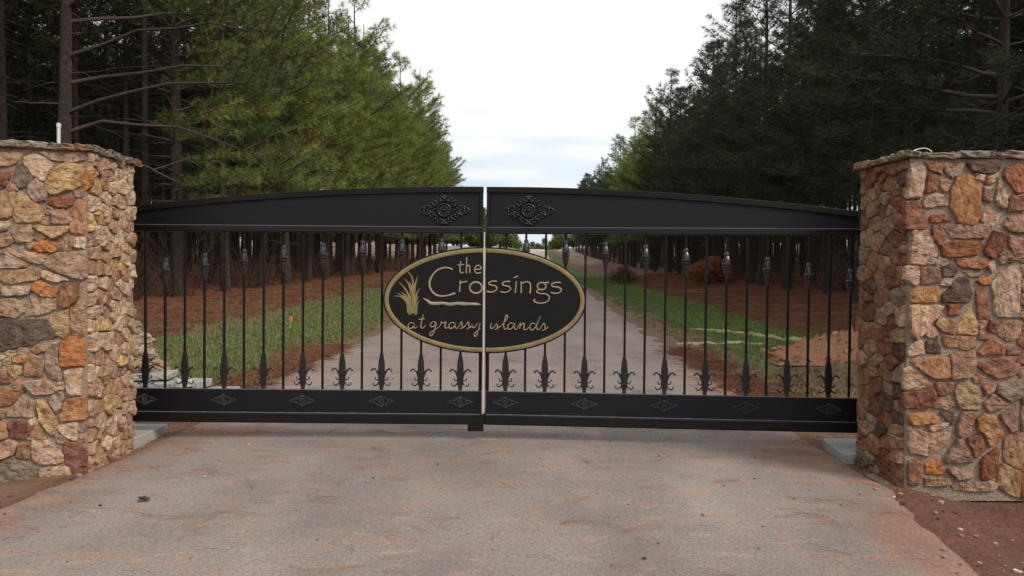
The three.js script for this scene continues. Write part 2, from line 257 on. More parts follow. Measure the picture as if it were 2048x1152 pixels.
function fillers(polys, x0, x1, y0, y1, rnd, most = 22) {
  const pts = []; for (let x = x0; x < x1; x += 0.018) for (let y = y0; y < y1; y += 0.018) { let d = Math.min(x - x0, x1 - x, y - y0, y1 - y) + 0.02; for (const P of polys) { const e = signedDist(x, y, P); if (e < d) d = e; if (d < 0.012) break; } if (d > 0.017) pts.push([x, y, d]); }
  const out = [];
  while (out.length < most && pts.length) {
    let b = 0; for (let i = 1; i < pts.length; i++) if (pts[i][2] > pts[b][2]) b = i;
    const [x, y, d] = pts[b]; if (d < 0.024) break;
    const P = [], n = 6, a0 = rnd() * 6; for (let i = 0; i < n; i++) { const a = a0 + (i / n) * 6.283, r = d * (0.86 + rnd() * 0.35); P.push([x + Math.cos(a) * r * 1.1, y + Math.sin(a) * r]); }
    out.push(P); for (let i = pts.length - 1; i >= 0; i--) { pts[i][2] = Math.min(pts[i][2], Math.hypot(pts[i][0] - x, pts[i][1] - y) - d); if (pts[i][2] < 0.014) pts.splice(i, 1); }
  }
  return out;
}
function pillar(name, label, corners, y0, y1, drawn, sideTints, seed, iron = [1, 1, 1]) { // iron: how rusty its load of stone is // corners [x, d]: near inner, far inner, far outer, near outer
  const rnd = mulberry(seed), [A, B, C, E] = corners, mid = [(A[0] + C[0]) / 2, (A[1] + C[1]) / 2];
  const root = thing(name, label, 'pillar', [mid[0], 0, 6 - mid[1]]);
  const place = (m) => { m.position.set(-mid[0], 0, mid[1] - 6); return m; };
  const sh = new THREE.Shape(corners.map(([x, d]) => new THREE.Vector2(x, d - 6)));
  const core = new THREE.ExtrudeGeometry(sh, { depth: y1 - y0 + 0.05, bevelEnabled: false }).rotateX(-Math.PI / 2).translate(0, y0 - 0.05, 0);
  place(mesh('mortar', core, M.mortar, root));
  const pick = (keys) => { const k = PAL[keys[Math.floor(rnd() * keys.length)]], v = 0.85 + rnd() * 0.3; return k.map((q) => q * v); };
  const add = (poly, frame, tint, depth) => place(mesh('stone', stoneGeo(poly, frame, depth ?? 0.01 + rnd() * 0.02, tint.map((v, i) => v * iron[i]), rnd), M.stone, root));
  // front face with the stones as they lie, then whatever the frame does not show
  const f = orient(faceFrame(A, E), mid), polys = [];
  let edge = 0;
  for (const [keys, P] of drawn) { const cs = keys.split('').map((k) => PAL[k]), v = 0.92 + rnd() * 0.16, t = cs.length > 1 ? mix3(cs[0], cs[1], 0.4) : cs[0]; add(P, f, t.map((q) => q * v)); polys.push(P); for (const q of P) edge = Math.max(edge, q[0]); }
  for (const P of cells(edge + 0.012, f.len, y0, y1, 0.15, rnd)) { polys.push(P); add(P, f, pick('tcyorgpb')); }
  for (const P of fillers(polys, 0.01, f.len, y0 + 0.02, y1 - 0.01, rnd)) add(P, f, pick('tcpgb'), 0.009 + rnd() * 0.006);
  // the face along the driveway, then the two at the back
  const g = orient(faceFrame(A, B), mid);
  for (const P of cells(0.012, g.len - 0.005, y0, y1, 0.13, rnd, 1.35)) add(P, g, pick(sideTints), 0.008 + rnd() * 0.028);
  for (const [p, q] of [[B, C], [C, E]]) { const h = orient(faceFrame(p, q), mid); for (const P of cells(0.01, h.len - 0.01, y0, y1, 0.2, rnd)) add(P, h, pick('tcyogpb')); }
  // thin capping flags with a ragged overhang
  const cap = { o: V(0, 0, 0), ux: V(1, 0, 0), n: V(0, 1, 0) };
  const ex = corners.map(([x, d]) => [mid[0] + (x - mid[0]) * 1.075, mid[1] + (d - mid[1]) * 1.1]);
  const xs = ex.map((q) => q[0]), ds = ex.map((q) => q[1]);
  for (const P0 of cells(Math.min(...xs), Math.max(...xs), Math.min(...ds), Math.max(...ds), 0.3, rnd)) {
    let P = P0; const ccw = area(ex) > 0;
    for (let i = 0; i < 4; i++) { const a = ex[i], b = ex[(i + 1) % 4]; let nx = b[1] - a[1], ny = -(b[0] - a[0]); if (!ccw) { nx = -nx; ny = -ny; } P = clipHalf(P, nx, ny, nx * a[0] + ny * a[1]); }
    if (P.length < 3 || Math.abs(area(P)) < 0.0008) continue;
    const o = roundPoly(area(P) < 0 ? P.reverse() : P, 34, rnd, 0.014), th = 0.022 + rnd() * 0.018, lift = y1 + rnd() * 0.006, tint = pick('tgbpt').map((q) => q * 0.85), uo = rnd() * 7;
    const shp = new THREE.Shape(o.map(([x, d]) => new THREE.Vector2(x, d - 6)));
    const ge = new THREE.ExtrudeGeometry(shp, { depth: th, bevelEnabled: true, bevelSize: 0.006, bevelThickness: 0.006, bevelSegments: 1, steps: 2 }).rotateX(-Math.PI / 2).translate(0, lift + 0.004, 0);
    const ps = ge.attributes.position, col = [], uv = ge.attributes.uv;
    for (let i = 0; i < ps.count; i++) { const x = ps.getX(i), y = ps.getY(i), z = ps.getZ(i); ps.setXYZ(i, x + 0.01 * n3(x * 9, y * 60, z * 9), y + 0.007 * n3(x * 12, 5, z * 12), z + 0.01 * n3(x * 9 + 5, y * 60, z * 9)); uv.setXY(i, x + uo + y, z + y * 2); col.push(...mix3(tint, tint.map((q) => q * 0.5), ss(n3(x * 6, y * 40, z * 6), 0, 0.6))); }
    ge.setAttribute('color', new THREE.Float32BufferAttribute(col, 3)); ge.computeVertexNormals();
    place(mesh('cap_stone', ge, M.stone, root));
  }
  return root;
}
// stones of the two fronts, each outline as [tint, x, y, x, y ...] on a 1/3.2-pixel ruler
const s = (k, ...v) => [k, v];
const LEFT = [
  s('t', 30, 80, 190, 80, 150, 150, 60, 175, 20, 140), s('r', 0, 205, 120, 205, 95, 290, 50, 315, 0, 310), s('c', 190, 120, 260, 90, 370, 150, 340, 200, 300, 270, 250, 230, 190, 150), s('kg', 150, 165, 185, 150, 255, 230, 215, 290, 165, 315, 125, 260),
  s('gp', 215, 290, 265, 240, 330, 330, 320, 390, 260, 395, 215, 350), s('y', 370, 190, 430, 150, 540, 170, 525, 300, 360, 355, 320, 300), s('o', 535, 205, 600, 195, 590, 290, 545, 330, 525, 290), s('tg', 290, 80, 400, 85, 380, 140, 350, 130), s('p', 395, 85, 540, 85, 555, 130, 470, 150, 390, 140),
  s('r', 340, 385, 380, 360, 485, 360, 475, 410, 440, 440, 330, 410), s('yt', 150, 350, 210, 350, 320, 470, 290, 520, 150, 530, 125, 490), s('t', 50, 340, 145, 330, 120, 500, 10, 500, 0, 440, 40, 390), s('tp', 360, 460, 430, 445, 470, 520, 430, 545, 355, 530), s('po', 490, 420, 555, 365, 550, 600, 460, 590, 455, 470),
  s('tc', 0, 530, 110, 520, 95, 580, 20, 575), s('yp', 240, 550, 460, 555, 440, 590, 370, 635, 310, 600), s('gt', 140, 550, 230, 550, 250, 600, 240, 650, 150, 660, 120, 600), s('pb', 0, 595, 100, 600, 135, 650, 60, 690, 0, 670), s('o', 265, 655, 330, 645, 400, 660, 370, 720, 280, 715, 250, 690), s('tp', 400, 640, 480, 620, 480, 690, 460, 710, 390, 710),
  s('c', 480, 625, 550, 625, 545, 690, 490, 690), s('tc', 80, 690, 330, 735, 290, 795, 220, 780, 130, 735), s('gc', 20, 715, 70, 720, 215, 790, 200, 815, 40, 820, 10, 770), s('pg', 340, 750, 400, 720, 555, 710, 555, 890, 500, 890, 370, 840, 310, 800), s('c', 300, 835, 380, 860, 460, 890, 370, 915, 295, 875), s('t', 55, 840, 290, 820, 290, 870, 270, 900, 90, 925, 40, 890),
  s('d', 0, 920, 40, 935, 40, 1010, 0, 1040), s('cg', 65, 940, 150, 935, 230, 940, 215, 990, 70, 1000), s('o', 250, 920, 290, 900, 385, 960, 375, 1000, 310, 1005, 240, 960), s('br', 410, 920, 510, 910, 505, 1020, 450, 1070, 405, 1070), s('tg', 0, 1060, 80, 1010, 190, 1030, 200, 1090, 150, 1140, 0, 1110), s('ct', 240, 1040, 300, 1000, 380, 1020, 375, 1085, 300, 1120, 190, 1130),
  s('tp', 460, 1075, 545, 1010, 550, 1250, 470, 1245), s('yt', 340, 1130, 450, 1080, 455, 1240, 430, 1265, 370, 1240, 340, 1180), s('k', 0, 1145, 110, 1135, 170, 1155, 330, 1145, 390, 1260, 250, 1310, 0, 1365), s('t', 230, 1340, 280, 1295, 350, 1280, 330, 1340, 260, 1370), s('tc', 0, 1390, 80, 1385, 40, 1465, 0, 1455), s('y', 95, 1450, 170, 1445, 175, 1490, 140, 1535, 100, 1490),
  s('ot', 125, 1390, 215, 1375, 200, 1430, 130, 1425), s('tb', 220, 1370, 310, 1400, 300, 1515, 185, 1505, 200, 1435), s('g', 320, 1310, 395, 1290, 390, 1380, 415, 1550, 330, 1510, 312, 1420), s('o', 410, 1290, 450, 1260, 540, 1270, 550, 1440, 405, 1455, 400, 1350),
  s('rd', 0, 1505, 80, 1505, 110, 1560, 0, 1565), s('rb', 0, 1590, 200, 1605, 130, 1690, 0, 1720), s('pc', 190, 1545, 330, 1540, 390, 1600, 350, 1630, 260, 1635, 215, 1590), s('cg', 425, 1480, 530, 1455, 520, 1630, 450, 1630), s('gt', 180, 1620, 258, 1680, 262, 1780, 150, 1775, 80, 1770, 130, 1700), s('yt', 275, 1670, 310, 1680, 370, 1750, 385, 1830, 380, 1920, 330, 1870, 280, 1790), s('ot', 440, 1660, 555, 1640, 560, 1790, 400, 1800, 395, 1770), s('g', 335, 1650, 410, 1610, 430, 1650, 390, 1750, 340, 1690),
  s('rd', 95, 1805, 210, 1800, 240, 1840, 200, 1920, 120, 1910), s('to', 25, 1800, 90, 1830, 95, 1910, 25, 1930), s('c', 390, 1830, 500, 1810, 500, 1930, 440, 1910, 400, 1870), s('ty', 230, 1870, 280, 1810, 320, 1920, 200, 1925), s('pt', 20, 1960, 100, 1920, 155, 1950, 130, 2020, 30, 2060, 0, 2060), s('bt', 163, 1945, 225, 1940, 225, 2040, 150, 2040), s('cp', 235, 1930, 330, 1925, 420, 2020, 410, 2075, 300, 2080, 235, 2050), s('rd', 430, 1930, 520, 1950, 555, 2000, 552, 2160, 460, 2130, 425, 2000), s('kg', 0, 2080, 110, 2025, 265, 2105, 250, 2190, 130, 2205, 0, 2225), s('ct', 275, 2110, 450, 2090, 470, 2170, 420, 2185, 290, 2180),
].map(([k, v]) => { const P = []; for (let i = 0; i < v.length; i += 2) { const px = v[i] / 3.2, py = 280 + v[i + 1] / 3.2, sc = 297.6 + ((173 - px) / 173) * 8; P.push([(173 - px) / sc, 1.36 + (550 - py - (1024 - px) * 0.0087) / sc]); } return [k, P]; });
const RU = [ // upper ruler
  s('c', 375, 165, 440, 140, 475, 150, 465, 240, 440, 340, 365, 340), s('rb', 345, 365, 430, 360, 480, 470, 475, 540, 335, 540), s('c', 385, 545, 490, 550, 545, 660, 535, 755, 430, 770, 370, 750), s('bt', 480, 110, 590, 115, 580, 190, 500, 160), s('gp', 595, 115, 730, 120, 700, 190, 640, 215, 600, 170), s('rb', 500, 180, 565, 195, 560, 290, 470, 310), s('t', 572, 225, 625, 220, 620, 290, 595, 305, 567, 260),
  s('oy', 640, 280, 680, 210, 760, 190, 830, 250, 815, 470, 770, 520, 680, 500, 635, 400), s('d', 740, 115, 960, 110, 940, 170, 860, 190, 770, 170), s('c', 800, 190, 850, 195, 840, 240, 785, 225), s('ct', 870, 210, 935, 185, 925, 230, 885, 255, 860, 240), s('pg', 845, 270, 915, 270, 890, 370, 835, 350), s('c', 950, 205, 970, 270, 990, 330, 985, 400, 960, 405, 920, 350), s('or', 990, 150, 1110, 130, 1100, 310, 1050, 310, 975, 200), s('tr', 1010, 340, 1110, 320, 1110, 420, 1000, 430),
  s('cg', 470, 345, 530, 315, 620, 325, 615, 390, 480, 405, 455, 380), s('cp', 860, 410, 955, 440, 930, 500, 895, 525, 825, 480), s('ro', 510, 450, 600, 450, 630, 490, 510, 495), s('rb', 520, 520, 575, 520, 600, 590, 560, 650, 515, 600), s('gp', 590, 515, 690, 510, 875, 510, 860, 600, 645, 600), s('pt', 970, 510, 1000, 470, 1090, 450, 1110, 565, 1020, 555), s('ro', 570, 650, 650, 615, 840, 625, 830, 660, 790, 710, 590, 715), s('r', 845, 690, 905, 555, 970, 560, 985, 650, 900, 730), s('p', 1000, 575, 1110, 605, 1110, 760, 1070, 740, 1000, 640),
  s('ot', 660, 730, 855, 730, 860, 770, 810, 795, 690, 780), s('c', 862, 760, 905, 740, 915, 790, 885, 815), s('ct', 710, 805, 830, 800, 820, 840, 760, 845), s('gt', 945, 700, 980, 670, 1045, 730, 1030, 750, 940, 760), s('cp', 335, 800, 360, 775, 428, 778, 423, 890, 390, 900, 340, 860), s('tk', 440, 790, 560, 785, 560, 880, 435, 888), s('d', 590, 790, 640, 755, 675, 800, 650, 840, 580, 845), s('o', 800, 870, 880, 835, 885, 890, 830, 895), s('d', 580, 960, 690, 845, 745, 860, 765, 960, 755, 1005, 575, 1005), s('yo', 375, 925, 555, 908, 550, 1000, 370, 1010), s('rb', 790, 930, 860, 920, 880, 1110, 805, 1110),
  s('c', 885, 900, 940, 820, 1000, 785, 1080, 775, 1075, 1110, 910, 1090, 900, 960), s('cy', 365, 1025, 590, 1030, 530, 1110, 400, 1250, 365, 1200), s('ro', 605, 1025, 700, 1010, 690, 1080, 620, 1090), s('yt', 540, 1115, 600, 1110, 660, 1140, 650, 1210, 570, 1195, 535, 1150), s('y', 680, 1140, 760, 1025, 795, 1140, 800, 1210, 670, 1210), s('tp', 920, 1200, 960, 1125, 1085, 1135, 1060, 1230, 990, 1260), s('rd', 880, 1125, 940, 1120, 900, 1210, 860, 1175),
].map(([k, v]) => [k, v.map((q, i) => (i % 2 ? 290 + q / 3.2 : 1700 + q / 3.2))]);
const RL = [ // lower ruler
  s('c', 335, 220, 350, 140, 420, 125, 438, 200), s('d', 448, 130, 510, 100, 538, 205, 448, 200), s('t', 545, 95, 740, 105, 740, 160, 700, 180, 555, 160), s('ot', 755, 195, 835, 105, 910, 150, 910, 205, 770, 210), s('pr', 930, 165, 1010, 165, 1000, 205, 940, 210), s('to', 345, 240, 575, 222, 580, 350, 480, 355, 420, 310), s('tp', 592, 200, 735, 190, 740, 260, 720, 345, 592, 362), s('rp', 740, 260, 900, 225, 1005, 220, 1005, 320, 880, 358, 800, 320),
  s('ct', 305, 300, 340, 285, 470, 372, 485, 405, 305, 428), s('r', 305, 440, 485, 418, 490, 480, 470, 530, 300, 535), s('pr', 495, 378, 598, 378, 590, 440, 510, 455), s('gy', 608, 430, 640, 382, 720, 382, 768, 430, 763, 540, 640, 540), s('p', 480, 530, 510, 470, 570, 465, 610, 520, 560, 545), s('g', 855, 430, 900, 375, 1055, 350, 1040, 450, 960, 503), s('tb', 725, 315, 800, 350, 790, 385, 735, 378), s('p', 780, 400, 870, 372, 848, 428, 800, 455), s('pt', 790, 510, 845, 447, 930, 515, 820, 562),
  s('oy', 325, 570, 440, 560, 515, 590, 500, 625, 340, 630), s('d', 520, 560, 610, 555, 610, 620, 590, 630), s('c', 455, 642, 570, 622, 560, 650, 470, 680), s('ct', 330, 642, 440, 685, 585, 685, 580, 740, 450, 830, 330, 800), s('pr', 650, 560, 740, 560, 690, 680, 650, 715, 620, 680), s('yo', 745, 600, 790, 572, 850, 582, 900, 710, 820, 770, 790, 700, 748, 660), s('pd', 880, 580, 990, 512, 990, 670, 950, 680), s('pg', 625, 730, 650, 735, 725, 862, 560, 870, 545, 840), s('rt', 685, 720, 770, 692, 790, 790, 735, 835), s('ro', 770, 850, 870, 772, 860, 950, 772, 975, 765, 900),
  s('tb', 910, 700, 1055, 690, 1055, 880, 1000, 908, 910, 860), s('rt', 325, 860, 410, 850, 400, 1000, 325, 1000), s('o', 430, 870, 500, 840, 545, 910, 530, 938, 430, 935), s('gp', 565, 900, 710, 898, 715, 960, 620, 965, 575, 930), s('t', 430, 955, 565, 960, 580, 1000, 430, 1010), s('pc', 590, 990, 850, 980, 855, 1030, 740, 1045, 600, 1030), s('ty', 870, 940, 900, 872, 1005, 922, 1005, 1080, 930, 1060, 865, 1010), s('or', 1012, 920, 1055, 900, 1055, 1080, 1012, 1080), s('t', 1020, 520, 1055, 520, 1055, 660, 1012, 670),
].map(([k, v]) => [k, v.map((q, i) => (i % 2 ? 640 + q / 3.0316 : 1700 + q / 3.0316))]);
const RIGHT = [...RU, ...RL].map(([k, v]) => { const P = []; for (let i = 0; i < v.length; i += 2) { const py = v[i + 1] - (v[i] - 1024) * 0.0087, px = v[i] + (v[i + 1] - 576) * 0.0087; P.push([(px - lerp(1819, 1804, clamp((py - 300) / 680))) / 309.3, 1.36 + (550 - py) / 309.3]); } return [k, P]; });
pillar('stone_pillar', 'pale tan rubble stone pillar left of the gate with a large bright orange stone', [[-2.86, 5.04], [-2.895, 5.72], [-3.98, 5.55], [-3.92, 4.82]], -0.04, 2.165, LEFT, 'ttccypctcp', 301, [1.06, 1.0, 0.93]);
pillar('stone_pillar', 'rust brown rubble stone pillar right of the gate with a big yellow stone near its top', [[2.56, 4.85], [2.525, 5.44], [3.7, 5.5], [3.72, 4.85]], -0.03, 2.135, RIGHT, 'brrdbptbgt', 402, [0.92, 0.8, 0.72]);  // driveway face: rust tints, some picked darker to paint in its shade

// concrete pads that carry the gate posts
function pad(label, poly, h) {
  const mx = poly.reduce((q, a) => q + a[0], 0) / poly.length, md = poly.reduce((q, a) => q + a[1], 0) / poly.length;
  const g = new THREE.ExtrudeGeometry(new THREE.Shape(poly.map(([x, d]) => new THREE.Vector2(x - mx, d - md))), { depth: h + 0.12, bevelEnabled: true, bevelSize: 0.008, bevelThickness: 0.008, bevelSegments: 2 }).rotateX(-Math.PI / 2).translate(0, -0.128, 0);
  const m = mesh('concrete_pad', g, M.concrete); m.position.set(mx, 0, 6 - md); return tag(m, label, 'concrete pad');
}
pad('low grey concrete pad behind the left stone pillar under the gate', [[-3.6, 5.74], [-2.885, 5.72], [-2.885, 6.26], [-3.6, 6.3]], 0.085);
pad('low grey concrete pad behind the right stone pillar under the gate', [[2.43, 5.46], [3.3, 5.52], [3.3, 6.0], [2.5, 5.97]], 0.075);
{ // footing under the right pillar
  const g = merge([box(1.3, 0.2, 0.66, 3.08, -0.1, 6 - 5.22, 0.02)]);
  const m = mesh('pillar_footing', g, M.mortar); tag(m, 'rough reddish footing under the front of the right stone pillar', 'footing');
}
// ------------------------------------------------------------------ the gate: two leaves of black iron, the oval sign split between them
const LW = 2.92, ARCH = 2.06, archY = (u) => ARCH - 0.0226 * u * u, RAIL_B = 1.686, RAIL_T = 1.737, KICK_T = 0.43, BOT_T = 0.245, BOT_B = 0.162;
const SIGN = { y: 1.158, a: 0.8, b: 0.42, z: 0.045 };
// a raised strip along a curve in the plane: points [x, y], half width per point
function ribbon(pts, w, t, z0, per = 8) {
  const cur = pts.length > 2 ? new THREE.CatmullRomCurve3(pts.map((q) => V(q[0], q[1], 0)), false, 'centripetal') : new THREE.LineCurve3(V(pts[0][0], pts[0][1], 0), V(pts[1][0], pts[1][1], 0));
  const n = Math.max(2, (pts.length - 1) * per), B = { p: [], u: [], i: [] }, ws = Array.isArray(w) ? w : [w, w];
  const prof = [[-1, 0], [-1, 0.6], [-0.62, 1], [0.62, 1], [1, 0.6], [1, 0]];
  for (let k = 0; k <= n; k++) {
    const q = cur.getPoint(k / n), tg = cur.getTangent(k / n), f = (k / n) * (ws.length - 1), i = Math.min(Math.floor(f), ws.length - 2), hw = lerp(ws[i], ws[i + 1], f - i) / 2;
    for (const [a, b] of prof) { B.p.push(q.x - tg.y * a * hw, q.y + tg.x * a * hw, z0 + b * t); B.u.push(q.x, q.y); }
    if (k) for (let s2 = 0; s2 < 5; s2++) { const o = k * 6 + s2, e = o - 6; B.i.push(e, o, e + 1, e + 1, o, o + 1); }
  }
  for (const o of [0, n * 6]) for (let k = 1; k < 5; k++) o ? B.i.push(o, o + k, o + k + 1) : B.i.push(o, o + k + 1, o + k);
  const g = tubeGeo(B); return toCreasedNormals(g, 0.6);
}
const ring = (pts, w, t, z) => ribbon([...pts, pts[0]], w, t, z, 8);
const arc = (cx, cy, rx, ry, a0, a1, n = 14) => Array.from({ length: n + 1 }, (_, i) => { const a = lerp(a0, a1, i / n); return [cx + Math.cos(a) * rx, cy + Math.sin(a) * ry]; });
// cast ornaments
function rosette(w, h, boss = 1) {
  const L = [], k = h / 0.24, fat = boss < 1 ? 1.55 : 1, blob = (x, y, sx, sy, sz, rot = 0, z = 0) => L.push(new THREE.SphereGeometry(1, 8, 6).scale(sx * fat, sy * fat, sz * fat).rotateZ(rot).translate(x, y, z));
  const curl = (x, y, r, a0, sweep, t) => { const p = []; for (let i = 0; i <= 12; i++) { const q = i / 12, rr = r * (1 - 0.6 * q), a = a0 + sweep * q; p.push(V(x + Math.cos(a) * rr, y + Math.sin(a) * rr, 0.006 * k + 0.008 * k * q)); } const B = newB(); tubeInto(B, p, p.map((_, i) => t * (1 - 0.35 * i / 12)), 5); L.push(tubeGeo(B)); const e = p[12]; blob(e.x, e.y, t * 1.7, t * 1.7, t * 1.6, 0, e.z); };
  const pf = [[0, 0.036], [0.007, 0.035], [0.011, 0.027], [0.013, 0.012], [0.04, 0.009], [0.044, 0.021], [0.05, 0.024], [0.056, 0.02], [0.059, 0.008], [0.066, 0]].map(([r, z]) => new THREE.Vector2(r * k * boss, z * k * (boss < 1 ? 0.7 : 1)));
  L.push(new THREE.LatheGeometry(pf, 26).rotateX(Math.PI / 2));
  for (let i = 0; i < 8; i++) { const a = (i / 8) * 6.2832; blob(Math.cos(a) * 0.028 * k * boss, Math.sin(a) * 0.028 * k * boss, 0.014 * k * boss, 0.008 * k * boss, 0.013 * k, a, 0.013 * k); }
  for (let i = 0; i < 14; i++) { const a = (i / 14) * 6.2832, q = 0.078 * k * boss; blob(Math.cos(a) * q * 1.12, Math.sin(a) * q, 0.015 * k, 0.007 * k, 0.012 * k, a + 0.5, 0.006 * k); }
  for (const sx of [-1, 1]) for (const sy of [-1, 1]) {
    for (let i = 0; i < 5; i++) {
      const t = (i + 0.5) / 5, x = sx * lerp(0.0, w * 0.33, t), y = sy * lerp(h * 0.44, h * 0.06, t) , r = 0.021 * k;
      curl(x, y, r, Math.atan2(sy * 0.2 - 1 * sy, sx), sx * sy * (i % 2 ? 4.2 : -4.2), 0.0062 * k);
      blob(x * 0.82, y * 0.8, 0.014 * k, 0.008 * k, 0.01 * k, sx * sy * 0.8, 0.006 * k);
      blob(x + sx * 0.014 * k, y + sy * 0.014 * k, 0.013 * k, 0.006 * k, 0.009 * k, sx * sy * 0.9, 0.008 * k);
    }
    curl(sx * w * 0.37, sy * h * 0.06, 0.026 * k, sx > 0 ? Math.PI : 0, -sx * sy * 3.6, 0.0065 * k);
    const B = newB(), p = [[0.33, 0.09], [0.4, 0.11], [0.455, 0.06], [0.49, 0.005]].map(([a, b]) => V(sx * w * a, sy * h * b, 0.008 * k)); tubeInto(B, p, [0.004, 0.007, 0.007, 0.004].map((v) => v * k), 6); L.push(tubeGeo(B));
  }
  for (const sy of [-1, 1]) { blob(0, sy * h * 0.45, 0.011 * k, 0.017 * k, 0.011 * k, 0, 0.006 * k); curl(0.012 * k, sy * h * 0.4, 0.016 * k, 0, sy * 4, 0.006 * k); curl(-0.012 * k, sy * h * 0.4, 0.016 * k, Math.PI, -sy * 4, 0.006 * k); }
  return merge(L);
}
const ROSETTE = rosette(0.41, 0.24), ROSETTE_S = rosette(0.222, 0.088, 0.6);
const FINIAL = toCreasedNormals(new THREE.LatheGeometry([[0.0095, 0], [0.0135, 0.02], [0.019, 0.045], [0.0255, 0.073], [0.0255, 0.08], [0.019, 0.084], [0.0275, 0.089], [0.0285, 0.099], [0.02, 0.103], [0.02, 0.108], [0.029, 0.112], [0.03, 0.122], [0.026, 0.127], [0.0255, 0.145], [0.02, 0.168], [0.0145, 0.181], [0.012, 0.186], [0.018, 0.19], [0.0175, 0.201], [0.012, 0.206], [0.0095, 0.214]].map((q) => new THREE.Vector2(q[0] > 0.0096 ? q[0] * 1.12 : q[0], q[1])), 10), 0.45);
const FLEUR = (() => {
  const L = [], sp = [[0, 0.018], [0.013, 0.02], [0.021, 0.05], [0.025, 0.12], [0.0245, 0.18], [0.02, 0.235], [0.012, 0.275], [0.0095, 0.29]];
  const sh = new THREE.Shape([...sp.map(([x, y]) => new THREE.Vector2(x, y)), ...sp.slice(1).reverse().map(([x, y]) => new THREE.Vector2(-x, y))]);
  L.push(new THREE.ExtrudeGeometry(sh, { depth: 0.012, bevelEnabled: true, bevelSize: 0.0025, bevelThickness: 0.005, bevelSegments: 2 }).translate(0, 0, -0.006));
  for (const k of [-1, 1]) {
    const tube = (pts, r) => { const c = new THREE.CatmullRomCurve3(pts.map(([x, y]) => V(k * x, y, 0))).getPoints(16), B = newB(); tubeInto(B, c, c.map((_, i) => lerp(r[0], r[1], i / 16)), 6); const g = tubeGeo(B); L.push(g, new THREE.SphereGeometry(r[1] * 1.35, 8, 6).translate(c[16].x, c[16].y, 0)); };
    tube([[0.018, 0.1], [0.03, 0.135], [0.048, 0.162], [0.068, 0.168], [0.08, 0.155]], [0.0085, 0.0065]);
    tube([[0.02, 0.088], [0.034, 0.078], [0.046, 0.082], [0.05, 0.098]], [0.006, 0.004]);
    tube([[0.018, 0.064], [0.034, 0.044], [0.052, 0.034], [0.065, 0.042], [0.068, 0.054]], [0.006, 0.0045]);
  }
  L.push(box(0.03, 0.02, 0.026, 0, 0.01, 0, 0.004));
  return merge(L);
})();
// the drawing on the sign, written on two rulers (units of 1/1309 m from the sign's middle)
const Lp = (v) => { const o = []; for (let i = 0; i < v.length; i += 2) o.push([(v[i] - 1044) / 1309, (576 - v[i + 1] - (1044 - v[i]) * 0.0087) / 1309]); return o; };
const Rp = (v) => { const o = []; for (let i = 0; i < v.length; i += 2) o.push([(v[i] - 23.6) / 1309, (576 - v[i + 1] + (v[i] - 23.6) * 0.0087) / 1309]); return o; };
const CW = 0.0115, TW = 0.0105, IW = 0.0088;
const WRITING = [
  [['the_lettering', TW, [[798, 170, 790, 262, 800, 292, 826, 286], [765, 211, 832, 206], [858, 132, 856, 296], [857, 240, 873, 214, 890, 226, 891, 292], [946, 256, 1009, 250, 1000, 224, 974, 215, 949, 236, 943, 268, 964, 295, 1011, 288]]],
    ['title_lettering', CW, [[795, 372, 786, 487], [792, 420, 806, 394, 836, 386, 866, 383]]],
    ['line_lettering', IW, [[316, 816, 282, 810, 256, 838, 262, 866, 292, 866, 317, 838, 322, 816, 317, 850, 330, 867, 356, 846], [413, 722, 396, 800, 388, 852, 404, 868, 438, 834], [368, 775, 430, 769], [546, 806, 512, 800, 486, 828, 496, 852, 522, 848, 546, 810, 532, 880, 508, 938, 488, 944, 484, 922, 514, 893, 562, 864, 592, 836], [592, 836, 604, 802, 618, 812, 648, 806, 636, 846, 648, 868, 684, 846], [742, 813, 706, 808, 680, 838, 690, 868, 718, 864, 742, 834, 749, 812, 744, 850, 760, 870, 786, 842], [786, 842, 810, 801, 816, 836, 818, 862, 796, 873], [816, 868, 850, 842], [850, 842, 880, 802, 886, 838, 888, 864, 864, 875], [886, 868, 914, 846, 918, 818], [918, 818, 922, 852, 942, 861, 976, 814], [1006, 812, 986, 880, 966, 944, 948, 952, 943, 930, 972, 895, 1010, 866]]]],
  [['title_lettering', CW, [[150, 379, 108, 378, 67, 396, 76, 414, 130, 426, 151, 450, 131, 480, 90, 492, 47, 483], [290, 383, 250, 381, 208, 399, 216, 419, 270, 431, 293, 455, 271, 484, 226, 496, 188, 486], [352, 381, 342, 496], [327, 345, 369, 324], [404, 381, 403, 500], [405, 408, 448, 386, 489, 394, 500, 432, 494, 503], [645, 395, 690, 391], [590, 455, 565, 488, 598, 505, 660, 511, 695, 540, 680, 582, 640, 602, 580, 603, 536, 582, 546, 560], [812, 392, 765, 391, 718, 409, 726, 430, 785, 441, 819, 465, 796, 495, 750, 504, 710, 494]]],
    ['line_lettering', IW, [[100, 813, 88, 850, 96, 872, 122, 858, 150, 815], [150, 815, 160, 845, 157, 870, 134, 880], [158, 872, 202, 838], [202, 838, 250, 780, 265, 742, 251, 731, 236, 780, 225, 848, 240, 878, 270, 850], [330, 819, 296, 812, 266, 843, 276, 875, 302, 872, 329, 843, 340, 816, 335, 855, 350, 878, 376, 848], [376, 848, 399, 814, 391, 872], [394, 848, 429, 813, 440, 830, 432, 870, 456, 880, 494, 850], [556, 820, 520, 813, 496, 845, 506, 880, 530, 880, 560, 840, 602, 744, 578, 806, 565, 850, 580, 882, 606, 864], [606, 864, 640, 816, 655, 850, 650, 878, 620, 885], [650, 880, 692, 849]]]],
];
